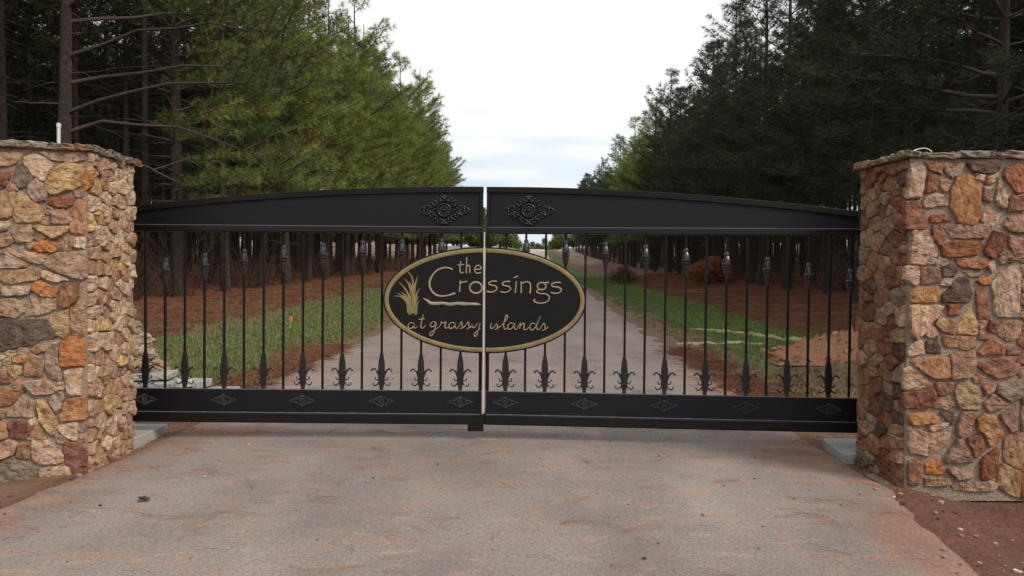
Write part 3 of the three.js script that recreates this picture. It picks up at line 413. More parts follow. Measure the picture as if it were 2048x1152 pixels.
function signHalf(side, parent, z) { // side -1 the left half, +1 the right half; origin at the middle of the sign
  const a = SIGN.a, b = SIGN.b, a0 = side < 0 ? Math.PI / 2 : -Math.PI / 2, half = (A, Bb, gap) => { const sh = new THREE.Shape(); const e = arc(0, 0, A, Bb, a0, a0 + Math.PI, 48).map(([x, y]) => new THREE.Vector2(side < 0 ? Math.min(x, -gap) : Math.max(x, gap), y)); sh.setFromPoints(e); return sh; };
  const gap = side < 0 ? 0.0145 : 0.009;
  const board = mesh('sign_board', new THREE.ExtrudeGeometry(half(a, b, gap), { depth: 0.02, bevelEnabled: true, bevelSize: 0.003, bevelThickness: 0.003, bevelSegments: 2, curveSegments: 1 }).translate(0, SIGN.y, z), M.signBlack, parent);
  const face = z + 0.0225;
  mesh('gold_border', ribbon(arc(0, 0, a - 0.026, b - 0.026, a0 + 0.016, a0 + Math.PI - 0.016, 40), 0.033, 0.007, face, 3).translate(0, SIGN.y, 0), M.gold, board);
  for (const [name, w, strokes] of WRITING[side < 0 ? 0 : 1]) {
    const L = strokes.map((v) => ribbon((side < 0 ? Lp : Rp)(v), name[0] === 'l' ? [w * 0.75, w, w * 1.1, w, w * 0.7] : [w * 1.1, w * 0.92, w * 1.04, w * 0.9, w * 1.15], 0.009, face));
    if (name === 'title_lettering') {
      if (side < 0) L.push(ribbon(Lp([712, 258, 680, 243, 630, 238, 560, 262, 502, 322, 474, 400, 496, 475, 542, 518, 600, 533, 680, 523, 743, 502]), [0.0155, 0.013, 0.0145, 0.0135, 0.017, 0.014, 0.0145, 0.0125, 0.016], 0.007, face), ribbon(arc((957 - 1044) / 1309, (576 - 446) / 1309, 0.049, 0.044, 0.3, 0.3 + 6.2832, 22), [0.012, 0.0145, 0.0115, 0.0145, 0.012], 0.006, face, 3));
      else L.push(ribbon(arc((615 - 23.6) / 1309, (576 - 424) / 1309, 0.034, 0.0285, 0.3, 0.3 + 6.2832, 18), CW, 0.006, face, 3));
    }
    mesh(name, merge(L).translate(0, SIGN.y, 0), M.letter, board);
  }
  if (side < 0) {
    mesh('wavy_underline', ribbon(Lp([408, 552, 450, 578, 490, 605, 560, 609, 620, 606, 690, 618, 760, 608, 830, 613, 900, 614, 960, 616, 1018, 623]), [4, 24, 33, 32, 26, 33, 30, 36, 27, 28, 4].map((v) => v / 1309), 0.006, face).translate(0, SIGN.y, 0), M.letter, board);
    const bl = [[236, 264, 288, 330, 304, 420, 298, 560, 290, 690], [357, 314, 330, 400, 316, 520, 306, 690], [216, 349, 262, 420, 288, 520, 288, 690], [160, 386, 222, 460, 268, 560, 275, 690], [377, 450, 346, 502, 324, 600, 318, 690], [366, 534, 338, 575, 322, 650, 322, 690], [103, 532, 178, 540, 234, 590, 254, 660, 258, 700], [138, 503, 204, 537, 252, 600, 268, 700], [178, 484, 228, 532, 268, 600, 282, 700], [371, 576, 350, 612, 338, 660, 334, 705], [262, 380, 288, 440, 298, 540, 300, 700], [330, 440, 316, 520, 312, 700], [300, 470, 294, 560, 310, 700], [240, 470, 270, 540, 292, 640, 298, 704]];
    const L = bl.map((v, i) => ribbon(Lp(v), [0.003, 0.011, 0.016, 0.019, 0.017], 0.005 + 0.0004 * (i % 4), face, 6));
    for (let i = 0; i < 7; i++) L.push(ribbon(Lp([248 + i * 16, 640, 250 + i * 15.5, 712 + ((i * 7) % 4) * 6]), [0.016, 0.008], 0.0062 + 0.0003 * (i % 3), face));
    mesh('grass_emblem', merge(L).translate(0, SIGN.y, 0), M.gold, board);
  }
  return board;
}
function leaf(side, hinge, turn, bars, label) { // side -1: left leaf, the sign is on its +x end
  const root = thing('gate_leaf', label, 'gate', hinge, undefined); root.rotation.y = turn;
  const X = (u) => -side * (LW - u), D = 0.05;
  // frame
  const archBand = (top, bot, u0, u1, dep) => { const sh = new THREE.Shape(), n = 28; for (let i = 0; i <= n; i++) { const u = lerp(u0, u1, i / n); sh[i ? 'lineTo' : 'moveTo'](X(u), top(u)); } for (let i = n; i >= 0; i--) { const u = lerp(u0, u1, i / n); sh.lineTo(X(u), bot(u)); } return new THREE.ExtrudeGeometry(sh, { depth: dep - 0.006, bevelEnabled: true, bevelSize: 0.003, bevelThickness: 0.003, bevelSegments: 2 }).translate(0, 0, -dep / 2 + 0.003); };
  mesh('arched_top_rail', archBand((u) => archY(u) - 0.003, (u) => archY(u) - 0.045, 0.003, LW - 0.003, D), M.gate, root);
  mesh('top_panel', archBand((u) => archY(u) - 0.05, () => RAIL_T + 0.004, 0.03, LW - 0.05, 0.014), M.panel, root);
  mesh('middle_rail', box(LW - 0.004, RAIL_T - RAIL_B, D, X(LW / 2), (RAIL_T + RAIL_B) / 2, 0, 0.009), M.rail, root);
  mesh('kick_panel', box(LW - 0.03, KICK_T - BOT_T + 0.01, 0.032, X(LW / 2 - 0.0125), (KICK_T + BOT_T) / 2 - 0.005, 0, 0.004), M.panel, root);
  mesh('bottom_rail', box(LW, BOT_T - BOT_B, 0.07, X(LW / 2), (BOT_T + BOT_B) / 2, 0, 0.01), M.rail, root);
  mesh('stile', box(0.026, archY(0.0) - 0.048 - RAIL_T - 0.002, D - 0.004, X(0.0145), (archY(0) - 0.048 + RAIL_T + 0.002) / 2, 0, 0.003), M.gate, root);
  mesh('stile', box(0.026, RAIL_B - 0.002 - KICK_T - 0.002, D - 0.004, X(0.0145), (RAIL_B + KICK_T) / 2, 0, 0.003), M.gate, root);
  mesh('hinge_stile', box(0.06, archY(LW) + 0.02 - BOT_B, 0.056, X(LW + 0.032), (archY(LW) + 0.02 + BOT_B) / 2, 0, 0.004), M.gate, root);
  // weld beads along the ledge of the bottom rail
  { const r = mulberry(side + 9), ge = new THREE.SphereGeometry(1, 8, 6); for (let i = 0; i < 10; i++) { const w = mesh('weld_bead', ge, M.strip2, root); w.scale.set(0.02 + r() * 0.02, 0.0045, 0.0045); w.position.set(X(0.15 + i * 0.29 + r() * 0.05), BOT_T + 0.001, 0.0185); } }
  for (const [y, z, h] of [[RAIL_T + 0.0005, 0.0215, 0.0055], [KICK_T - 0.001, 0.013, 0.007], [BOT_T + 0.0008, 0.027, 0.006]]) mesh('painted_glint', box(LW - 0.05, h, 0.009, X(LW / 2 - 0.02), y, z, 0.0015), M.ledgeGlint, root);  // added pale lines standing in for sky highlights along the ledges
  mesh('rosette', ROSETTE, M.cast, root).position.set(X(bars.top), 1.872, 0.008);
  bars.u.forEach((u, i) => {
    const g = new RoundedBoxGeometry(0.018, RAIL_B - KICK_T, 0.018, 1, 0.004);
    const b = mesh('picket', g, M.gate, root); b.position.set(X(u), (RAIL_B + KICK_T) / 2, 0);
    if (i % 2 === 0) mesh('fleur_ornament', FLEUR, M.cast, b).position.set(0, -(RAIL_B - KICK_T) / 2 + 0.001, 0);
    else mesh('lantern_finial', FINIAL, M.castHighlight, b).position.set(0, 1.552 - 0.0276 * u * u - 0.115 - (RAIL_B + KICK_T) / 2, 0);
    if (i % 4 === bars.first) mesh('small_rosette', ROSETTE_S, M.rosette, root).position.set(X(u), 0.34, 0.0165);
  });
  const sg = signHalf(side, root, 0.028); sg.position.x = X(0) - side * (side < 0 ? 0.0133 : 0.0065);
  return root;
}
M.ledgeGlint = new THREE.MeshStandardMaterial({ color: lin(0.12, 0.12, 0.128), roughness: 0.4, map: gateTone });  // lighter grey that paints the highlight on the rail edges
M.strip2 = new THREE.MeshStandardMaterial({ color: lin(0.06, 0.06, 0.062), roughness: 0.4 });
const barsL = [], barsR = []; for (let i = 0; i < 18; i++) { barsL.push(0.175 + 0.1577 * i); barsR.push(0.161 + 0.1571 * i); }
const leftLeaf = leaf(-1, [-0.2333 - LW, 0, 0], 0, { u: barsL, first: 0, top: 0.312 }, 'left black iron gate leaf carrying the grass emblem half of the oval sign');
const phi = 0.0698, rightLeaf = leaf(1, [-0.207 + Math.cos(phi) * LW, 0, Math.sin(phi) * LW], -phi, { u: barsR, first: 0, top: 0.335 }, 'right black iron gate leaf carrying the half of the oval sign without emblem');
mesh('edge_strip', box(0.0105, 1.446, 0.012, LW + 0.0115, 0.976, 0.05, 0.002), M.strip, leftLeaf);
mesh('latch_box', box(0.125, 0.056, 0.086, LW - 0.049, 0.14, 0.005, 0.006), M.gate, leftLeaf);
mesh('latch_plate', box(0.03, 0.086, 0.05, LW + 0.0175, 0.2085, 0, 0.003), M.gate, leftLeaf);
for (const [x, d, k] of [[-3.27, 6.0, 'left'], [2.84, 5.79, 'right']]) {
  const p = thing('gate_post', 'square black steel hinge post hidden behind the ' + (k === 'left' ? 'pale tan' : 'rust brown') + ' stone pillar', 'post', [x, 0, 6 - d]);
  mesh('shaft', box(0.09, 1.98, 0.09, 0, 1.06, 0, 0.006), M.gate, p); mesh('post_cap', box(0.11, 0.02, 0.11, 0, 2.062, 0, 0.005), M.gate, p);
  for (const y of [0.4, 1.75]) mesh('hinge', new THREE.CylinderGeometry(0.018, 0.018, 0.1, 12).translate(k === 'left' ? 0.055 : -0.055, y, 0), M.gate, p);
}

// ------------------------------------------------------------------ pines
function pine(o) { // returns { trunk, limbs, crown } geometries; o: H, base, R, r0, side (azimuth of the long branches), lean, bias, whorl, needles, width, len, dead, seed
  const r = mulberry(o.seed), T = newB(), L = newB(), F = new Tris(), H = o.H;
  const bend = [(r() - 0.5) * 0.5, (r() - 0.5) * 0.5], ax = (y) => { const t = y / H; return V(bend[0] * Math.sin(t * 2.6) * 0.6, y, bend[1] * Math.sin(t * 2.2 + 0.3) * 0.6 - bend[1] * 0.18); };
  const tp = [], tr = []; for (let i = 0; i <= 12; i++) { const t = i / 12; tp.push(ax(t * H - (i ? 0 : 0.25))); tr.push(o.r0 * (1 - 0.88 * t) * (i ? 1 : 1.3)); }
  tubeInto(T, tp, tr, 9, 3);
  const a = V(0, 0, 0), b = V(0, 0, 0);
  const tuft = (p, dir, tone, n) => {
    a.set(0.31, 0.9, 0.2).cross(dir).normalize(); b.crossVectors(dir, a);
    for (let k = 0; k < n; k++) {
      const q = r() * 6.283, sp = 0.25 + r() * 1.0, l = o.len * (0.7 + r() * 0.5), c = Math.cos(q) * Math.sin(sp), d = Math.sin(q) * Math.sin(sp), e = Math.cos(sp);
      const w = o.width * 0.5, dx = dir.x * e + a.x * c + b.x * d, dy = dir.y * e + a.y * c + b.y * d - 0.08, dz = dir.z * e + a.z * c + b.z * d;
      const sx = -Math.sin(q + 1) * w, sy = Math.cos(q + 1) * w, sz = Math.sin(q * 2.3) * w;
      const v = 0.75 + r() * 0.5, col = tone.map((z) => z * v);
      F.tri(V(p.x + sx, p.y + sy, p.z + sz), V(p.x - sx, p.y - sy, p.z - sz), V(p.x + dx * l, p.y + dy * l, p.z + dz * l), col);
    }
  };
  const limb = (p0, az, el, len, r0, leafFrom, droop, tone0) => {
    const dir = V(Math.cos(az) * Math.cos(el), Math.sin(el), Math.sin(az) * Math.cos(el)), n = 6, pts = [], rr = []; const wob = (r() - 0.5) * 0.5;
    for (let i = 0; i <= n; i++) { const t = i / n; pts.push(V(p0.x + dir.x * len * t - dir.z * wob * t * t * len * 0.4, p0.y + dir.y * len * t + droop * len * t * t + (i ? (r() - 0.5) * 0.04 * len : 0), p0.z + dir.z * len * t + dir.x * wob * t * t * len * 0.4)); rr.push(r0 * (1 - 0.8 * t)); }
    tubeInto(L, pts, rr, len > 1.4 ? 5 : 4);
    const at = (t) => { const f = Math.min(t * n, n - 1e-4), i = Math.floor(f); return pts[i].clone().lerp(pts[i + 1], f - i); };
    if (leafFrom < 1) {
      const m = Math.max(4, Math.round(o.whorl * len * (1 - leafFrom) * 4.4));
      for (let k = 0; k <= m; k++) {
        const t = lerp(leafFrom, 1, (k + r() * 0.6) / (m + 0.6)), p = at(Math.min(t, 1)), sgn = k % 2 ? 1 : -1, tl = len * (0.32 - 0.2 * t) * (0.6 + r() * 0.7) + 0.12, ta = az + sgn * (0.55 + r() * 0.5);
        const td = V(Math.cos(ta), 0.25 + r() * 0.45, Math.sin(ta)).normalize(), e = p.clone().addScaledVector(td, tl);
        if (tl > 0.3) tubeInto(L, [p, e], [r0 * 0.25, r0 * 0.1], 3);
        const y = r(), tone = tone0 ? tone0 : y < 0.08 ? (o.light ?? [0.1, 0.1, 0.04]).map((z, i) => z * [0.55, 0.26, 0.5][i] + [0.01, 0.008, 0.004][i]) : mix3(mix3(o.dark ?? [0.04, 0.075, 0.022], o.light ?? [0.125, 0.165, 0.036], y), (o.light ?? [0.1, 0.14, 0.04]).map((z, i) => z * [0.3, 0.5, 0.9][i]), r() * 0.4);
        const nt = Math.max(1, Math.round(tl / 0.2)); for (let q = 0; q <= nt; q++) tuft(p.clone().lerp(e, (q + 0.4) / (nt + 0.4)), td, tone, o.needles);
      }
      const tip = at(1), td = V(dir.x, 0.5, dir.z).normalize(); tuft(tip, td, mix3(o.dark ?? [0.05, 0.08, 0.02], o.light ?? [0.12, 0.16, 0.035], 0.6), o.needles);
    } else if (len > 0.7) for (let k = 0; k < 4; k++) { const p = at(0.35 + k * 0.17 + r() * 0.06), ta = az + (k % 2 ? 1 : -1) * (0.5 + r() * 0.6), l = len * (0.15 + r() * 0.22); tubeInto(L, [p, V(p.x + Math.cos(ta) * l * 0.6, p.y + (r() - 0.35) * l * 0.5, p.z + Math.sin(ta) * l * 0.6), V(p.x + Math.cos(ta) * l, p.y + (r() - 0.4) * l * 0.9, p.z + Math.sin(ta) * l)], [r0 * 0.35, r0 * 0.25, r0 * 0.1], 3); }
  };
  for (let y = o.base; y < H - 0.25;) {
    const t = (y - o.base) / (H - o.base), k = 3 + Math.floor(r() * 2.4), a0 = r() * 6.28;
    for (let i = 0; i < k; i++) {
      const az = a0 + (i / k) * 6.283 + (r() - 0.5) * 0.5, lean = o.bias ? 1 + o.bias * Math.cos(az - o.side) : 1;
      const len = Math.max(0.35, o.R * (0.55 + 0.45 * Math.sin(Math.min(1, t * 2.4 + 0.35) * 1.57)) * Math.pow(1 - t, 0.62) * (0.7 + r() * 0.55) * lean);
      if (o.thin && t > 0.45 && r() < o.thin) continue;
      const bare = o.bias && t < 0.5 && Math.cos(az - o.side) < -0.25 + t;
      limb(ax(y + (r() - 0.5) * 0.2), az, lerp(0.05, 0.75, t) + (r() - 0.5) * 0.25, len * (bare ? 0.7 : 1), 0.012 + 0.011 * len, bare ? 2 : o.leafFrom ?? 0.3, lerp(0.0, 0.3, t) + (t < 0.2 ? -0.08 : 0.04));
    }
    y += o.step * (0.75 + r() * 0.5);
  }
  for (let i = 0; i < o.dead; i++) { const y = 0.9 + Math.pow(r(), 0.8) * (o.base + 1.6 - 0.9); limb(ax(y), r() * 6.283, (r() - 0.45) * 0.5, 0.5 + r() * r() * 2.2, 0.012 + r() * 0.008, 2, -0.12 + r() * 0.1); }
  for (const [y, az, el, len, drp, from] of o.extra ?? []) limb(ax(y), az, el, len, 0.045, from, drp);
  return { trunk: tubeGeo(T), limbs: tubeGeo(L), crown: F.geo() };
}
const gauss = (r) => r() + r() + r() - 1.5;
const FRONT = [], INNER = [];
const FRONT_SHADED = [];  // right-hand copies of the same pines, shade put into darker needle colours
for (let i = 0; i < 4; i++) {
  const o = { H: 11.2 + (i % 3) * 0.8, base: 2.3 + (i % 2) * 0.45, R: 2.05, r0: 0.12 + (i % 3) * 0.015, side: 0, bias: 0.34, whorl: 1.4, needles: 22, width: 0.0135, len: 0.28, dead: 14, step: 0.45, seed: 900 + i, leafFrom: 0.3, dark: [0.06, 0.1, 0.024], light: [0.31, 0.355, 0.07], thin: 0.3 };  // left-hand needles coloured brighter so they read as sunlit
  FRONT.push(pine(o)); FRONT_SHADED.push(pine({ ...o, H: 11.6 + (i % 3) * 0.8, seed: 930 + i, dark: [0.02, 0.034, 0.018], light: [0.066, 0.092, 0.036] }));
}
for (let i = 0; i < 4; i++) INNER.push(pine({ H: 11.6 + i * 0.6, base: 7.4 + (i % 2) * 0.8, R: 1.9, r0: 0.105 + (i % 3) * 0.018, side: 0, bias: 0, whorl: 1.0, needles: 12, width: 0.034, len: 0.28, dead: 36, step: 0.5, dark: [0.025, 0.042, 0.018], light: [0.07, 0.092, 0.03], seed: 940 + i, leafFrom: 0.3 }));  // needle tones lowered to paint in the shade inside the wood
function tree(kit, name, label, group, x, d, turn, scale, parts) {
  const t = thing(name, label, 'pine tree', [x, landY(x, d) - 0.03, 6 - d], group); t.rotation.y = turn; t.scale.setScalar(scale);
  mesh('trunk', kit.trunk, M.bark, t); mesh('limbs', kit.limbs, M.deadwood, t); mesh('crown', kit.crown, M.needles, t); return t;
}
// the near tree on the left with the long bare boughs that reach over the pillar
const BOUGHS = pine({ H: 13.5, base: 7.2, R: 2.6, r0: 0.17, side: 0, bias: 0.4, whorl: 1.2, needles: 15, width: 0.015, len: 0.24, dead: 16, step: 0.5, seed: 977, leafFrom: 0.35,
  extra: [[5.0, 0.1, 0.36, 5.0, -0.3, 0.6], [4.45, -0.14, 0.3, 4.7, -0.22, 0.64], [3.85, 0.2, 0.4, 5.0, -0.34, 0.66], [3.45, -0.05, 0.3, 4.7, -0.46, 0.72], [6.0, 0.35, 0.3, 4.4, -0.12, 0.5], [6.5, -0.25, 0.3, 4.2, -0.1, 0.5], [5.7, -0.5, 0.3, 3.8, -0.1, 0.5], [2.9, 0.3, 0.1, 3.0, -0.3, 2]] });
tree(BOUGHS, 'pine_tree', 'pine with long bare arching boughs behind the left pillar', undefined, -9.15, 15.2, 0, 1);
const spots = [], rf = mulberry(4242);
for (let i = 0; i < 15; i++) for (let d = 3; d < 74; d += 2.45) { // left of the road
  const x = -7.25 - i * 2.35 + gauss(rf) * 0.35 + edgeShift(d), dd = d + gauss(rf) * 0.5 + (i % 2) * 1.2;
  if (Math.hypot(x + 9.15, dd - 15.2) < 1.6 || dd < 3) continue; if (i === 0 && dd < 16.2) continue;
  spots.push({ x, d: dd, row: i, left: true });
}
for (let i = 0; i < 14; i++) for (let d = 3; d < 165; d += 2.7) { // right of the road
  const x = (i ? 9.3 : 8.85) + i * 2.4 + gauss(rf) * 0.4 + edgeShift(d), dd = d + gauss(rf) * 0.6 + (i % 2) * 1.3;
  if (i === 0 && dd < 12) continue; if (i > 7 && dd > 110) continue; spots.push({ x, d: dd, row: i, left: false });
}
function edgeShift(d) { return (edgeL(Math.max(d, 13)) + 2.6) * 1.0; }
const inView = (q) => Math.abs(q.x) < (q.d + 1.5) * 0.7 + 1.5;
for (const q of spots) { q.score = inView(q) ? q.d * 0.55 + q.row * 7 : 1e6 + q.d; q.turn = rf() * 6.283; q.scale = 0.9 + rf() * 0.2; q.kit = Math.floor(rf() * 20); if (!q.left && q.d > 70) q.scale *= 0.93; if (q.row === 0) q.scale *= 0.84 + rf() * 0.3; if (q.left && q.row === 0) q.x -= 0.75 + 0.4 * rf(); }
spots.sort((a, b) => a.score - b.score);
const GL = { f: ['bushy green pine in the front row along the left verge', 'front row pines along the left verge'], i: ['bare trunked pine standing inside the wood left of the road', 'pines inside the left wood'] };
const GR = { f: ['bushy pine painted dark for shade in the front row along the right verge', 'front row pines along the right verge'], i: ['bare trunked pine standing inside the dark wood right of the road', 'pines inside the right wood'] };
const rest = [[], [], [], []];
spots.forEach((q, n) => {
  const front = q.row === 0, pale = !q.left && front && q.d > 50 && q.d < 74, g = pale ? ['lighter green bushy pine far along the right verge nearest the open sky', 'lighter green pines far along the right verge'] : (q.left ? GL : GR)[front ? 'f' : 'i'];
  if (front) q.turn = (q.left ? 0 : Math.PI) + (rf() - 0.5) * 1.1;
  if (n < 285 && q.score < 1e6) tree(front || (q.row === 1 && q.kit < 8 && q.d > 26) ? (q.left || pale ? FRONT : FRONT_SHADED)[q.kit % 4] : INNER[q.kit % 4], 'pine_tree', g[0], g[1], q.x, q.d, q.turn, q.scale);
  else rest[q.kit % 4].push(q);
});
{ // the depth of the wood, uncountable behind the nearer trees
  const w = new THREE.Group(); w.name = 'pine_wood'; scene.add(w); tag(w, 'dark depth of the pine wood behind the nearer trees on both sides', 'wood', undefined, 'stuff');
  for (let i = 0; i < 30; i++) for (let d = 4; d < 70; d += 4.6) { rest[i % 4].push({ x: -43 - i * 2.2 + gauss(rf), d: d + gauss(rf), turn: rf() * 6, scale: 0.9 + rf() * 0.2 }); }
  for (let i = 0; i < 26; i++) for (let d = 76; d < 124; d += 3.4) { const x = -24 - i * 2.3 + gauss(rf); if (x < -0.3 * d) rest[i % 4].push({ x, d: d + gauss(rf), turn: rf() * 6, scale: 0.9 + rf() * 0.2 }); }
  for (let i = 0; i < 20; i++) for (let d = 4; d < 100; d += 4.8) { rest[i % 4].push({ x: 43 + i * 2.4 + gauss(rf), d: d + gauss(rf), turn: rf() * 6, scale: 0.9 + rf() * 0.2 }); }
  const m4 = new THREE.Matrix4(), q4 = new THREE.Quaternion(), up = V(0, 1, 0);
  rest.forEach((list, k) => { for (const [nm, ge, ma] of [['trunks', INNER[k].trunk, M.bark], ['limbs', INNER[k].limbs, M.deadwood], ['crowns', INNER[k].crown, M.needles]]) {
    const im = new THREE.InstancedMesh(ge, ma, list.length); im.name = nm; im.castShadow = im.receiveShadow = true;
    list.forEach((q, i) => im.setMatrixAt(i, m4.compose(V(q.x, landY(q.x, q.d) - 0.03, 6 - q.d), q4.setFromAxisAngle(up, q.turn), V(q.scale, q.scale, q.scale)))); w.add(im);
  } });
}
// low dead brush and saplings on the forest floor
{
  const r = mulberry(88), B = newB(); for (let i = 0; i < 26; i++) { const a = r() * 6.283, l = 0.4 + r() * 0.9, x = gauss(r) * 0.25, z = gauss(r) * 0.25, e = 0.5 + r(); const m = V(x + Math.cos(a) * l * 0.4, l * e * 0.55, z + Math.sin(a) * l * 0.4), t = V(x + Math.cos(a) * l * 0.8, l * e * 0.9, z + Math.sin(a) * l * 0.8); tubeInto(B, [V(x, 0, z), m, t], [0.007, 0.005, 0.002], 3); tubeInto(B, [m, V(m.x + gauss(r) * 0.3, m.y + 0.25, m.z + gauss(r) * 0.3)], [0.004, 0.0015], 3); }
  const list = []; for (let i = 0; i < 330; i++) { const left = r() < 0.5, d = 7 + r() * 60, o = 0.6 + r() * r() * 16, x = (left ? -7.2 - o : 9.2 + o) + edgeShift(d); list.push([x, d]); }
  const im = new THREE.InstancedMesh(tubeGeo(B), M.brush = new THREE.MeshStandardMaterial({ color: lin(0.075, 0.045, 0.032), roughness: 1 }), list.length), m4 = new THREE.Matrix4(), q4 = new THREE.Quaternion();
  list.forEach(([x, d], i) => im.setMatrixAt(i, m4.compose(V(x, landY(x, d) - 0.02, 6 - d), q4.setFromAxisAngle(V(0, 1, 0), r() * 6.28), V(1, 0.7 + r() * 0.8, 1).multiplyScalar(0.7 + r() * 0.7))));
  im.name = 'dead_brush'; im.castShadow = im.receiveShadow = true; scene.add(im); tag(im, 'thin brown dead brush on the floor of the pine wood', 'brush', undefined, 'stuff');
}
// leafy crowns: clumps of small leaves in a few lobes
function leafy(seed, n, leaf, lobes, tones) { const r = mulberry(seed), F = new Tris(); for (let i = 0; i < n; i++) { const L = lobes[Math.floor(r() * lobes.length)], u = V(gauss(r), gauss(r), gauss(r)).normalize(), k = Math.pow(r(), 0.45), p = V(L[0] + u.x * L[3] * k, L[1] + u.y * L[4] * k, L[2] + u.z * L[3] * k), a = V(gauss(r), gauss(r), gauss(r)).normalize().multiplyScalar(leaf), b = V(gauss(r), gauss(r), gauss(r)).normalize().multiplyScalar(leaf), t = tones[Math.floor(r() * tones.length)], v = 0.7 + r() * 0.6; F.tri(p.clone().sub(a), p.clone().add(b), p.clone().add(a), t.map((z) => z * v)); } return F.geo(); }
function stems(seed, h, spread, n, r0) { const r = mulberry(seed), B = newB(); for (let i = 0; i < n; i++) { const a = r() * 6.283, k = spread * (0.3 + r()); tubeInto(B, [V(gauss(r) * 0.06, -0.05, gauss(r) * 0.06), V(Math.cos(a) * k * 0.5, h * 0.45, Math.sin(a) * k * 0.5), V(Math.cos(a) * k, h * (0.8 + r() * 0.2), Math.sin(a) * k)], [r0, r0 * 0.6, r0 * 0.15], 5); } return tubeGeo(B); }
{
  const brown = [[0.34, 0.14, 0.05], [0.4, 0.19, 0.08], [0.24, 0.1, 0.04]];
  const sh = (label, x, d, sc, seed, tones, n, category = 'shrub') => { const t = thing('shrub', label, category, [x, landY(x, d), 6 - d]); t.scale.setScalar(sc); mesh('stems', stems(seed, 1.0, 0.7, 14, 0.018), M.deadwood, t); mesh('foliage', leafy(seed + 1, n, 0.045, [[0, 0.62, 0, 0.72, 0.5], [0.5, 0.5, 0.1, 0.5, 0.42], [-0.5, 0.52, -0.1, 0.5, 0.42], [0.1, 0.85, 0.3, 0.45, 0.35]], tones), M.needles, t); };
  sh('rounded copper brown shrub at the edge of the right wood', 8.15, 31, 1.0, 51, brown, 9000);
  sh('small dull brown shrub at the right edge of the wood beside the green verge', 5.55, 38, 0.85, 57, [[0.12, 0.08, 0.05], [0.09, 0.07, 0.04]], 3200);
  // trees beyond the open field where the road goes over the rise
  const gr = [[0.14, 0.17, 0.04], [0.1, 0.14, 0.035], [0.17, 0.18, 0.05], [0.07, 0.11, 0.03]], lobes = [[0, 3.4, 0, 2.3, 2.2], [1.6, 2.2, 0.5, 1.8, 1.7], [-1.7, 2.3, -0.4, 1.8, 1.8], [0.3, 1.5, 1.0, 1.9, 1.4], [-0.2, 5.2, 0.3, 1.4, 1.5]];
  const kits = [0, 1, 2].map((k) => [stems(200 + k, 4.6, 1.2, 5, 0.13), leafy(210 + k, 5200, 0.2, lobes.map((l, i) => [l[0] * (1 + 0.2 * Math.sin(k * 3 + i)), l[1] * (1 + 0.12 * Math.cos(k * 2 + i * 2)), l[2], l[3], l[4]]), gr)]);
  const r = mulberry(71);
  for (let i = 0; i < 98; i++) { const far = i > 91, d = far ? 232 + r() * 10 : 182 + r() * 34, x = far ? 4.5 + (i - 92) * 1.9 : i < 70 ? -104 + i * 2.0 + gauss(r) * 1.2 : 36 + (i - 70) * 3 + gauss(r); if (!far && Math.abs(x - lerp(edgeL(d), edgeR(d), 0.5)) < 4.5) continue; const t = thing('broadleaf_tree', 'pale yellow green tree on the far rise beyond the field', 'tree', [x, landY(x, d), 6 - d], 'trees on the far rise'); const k = kits[i % 3], s2 = far ? 0.55 + r() * 0.3 : (x < -2 ? 1.3 : x < 16 ? 0.72 : 1.2) * (0.8 + r() * 0.45); t.scale.setScalar(s2); t.rotation.y = r() * 6.28; mesh('trunk', k[0], M.deadwood, t); mesh('crown', k[1], M.needles, t); }
}

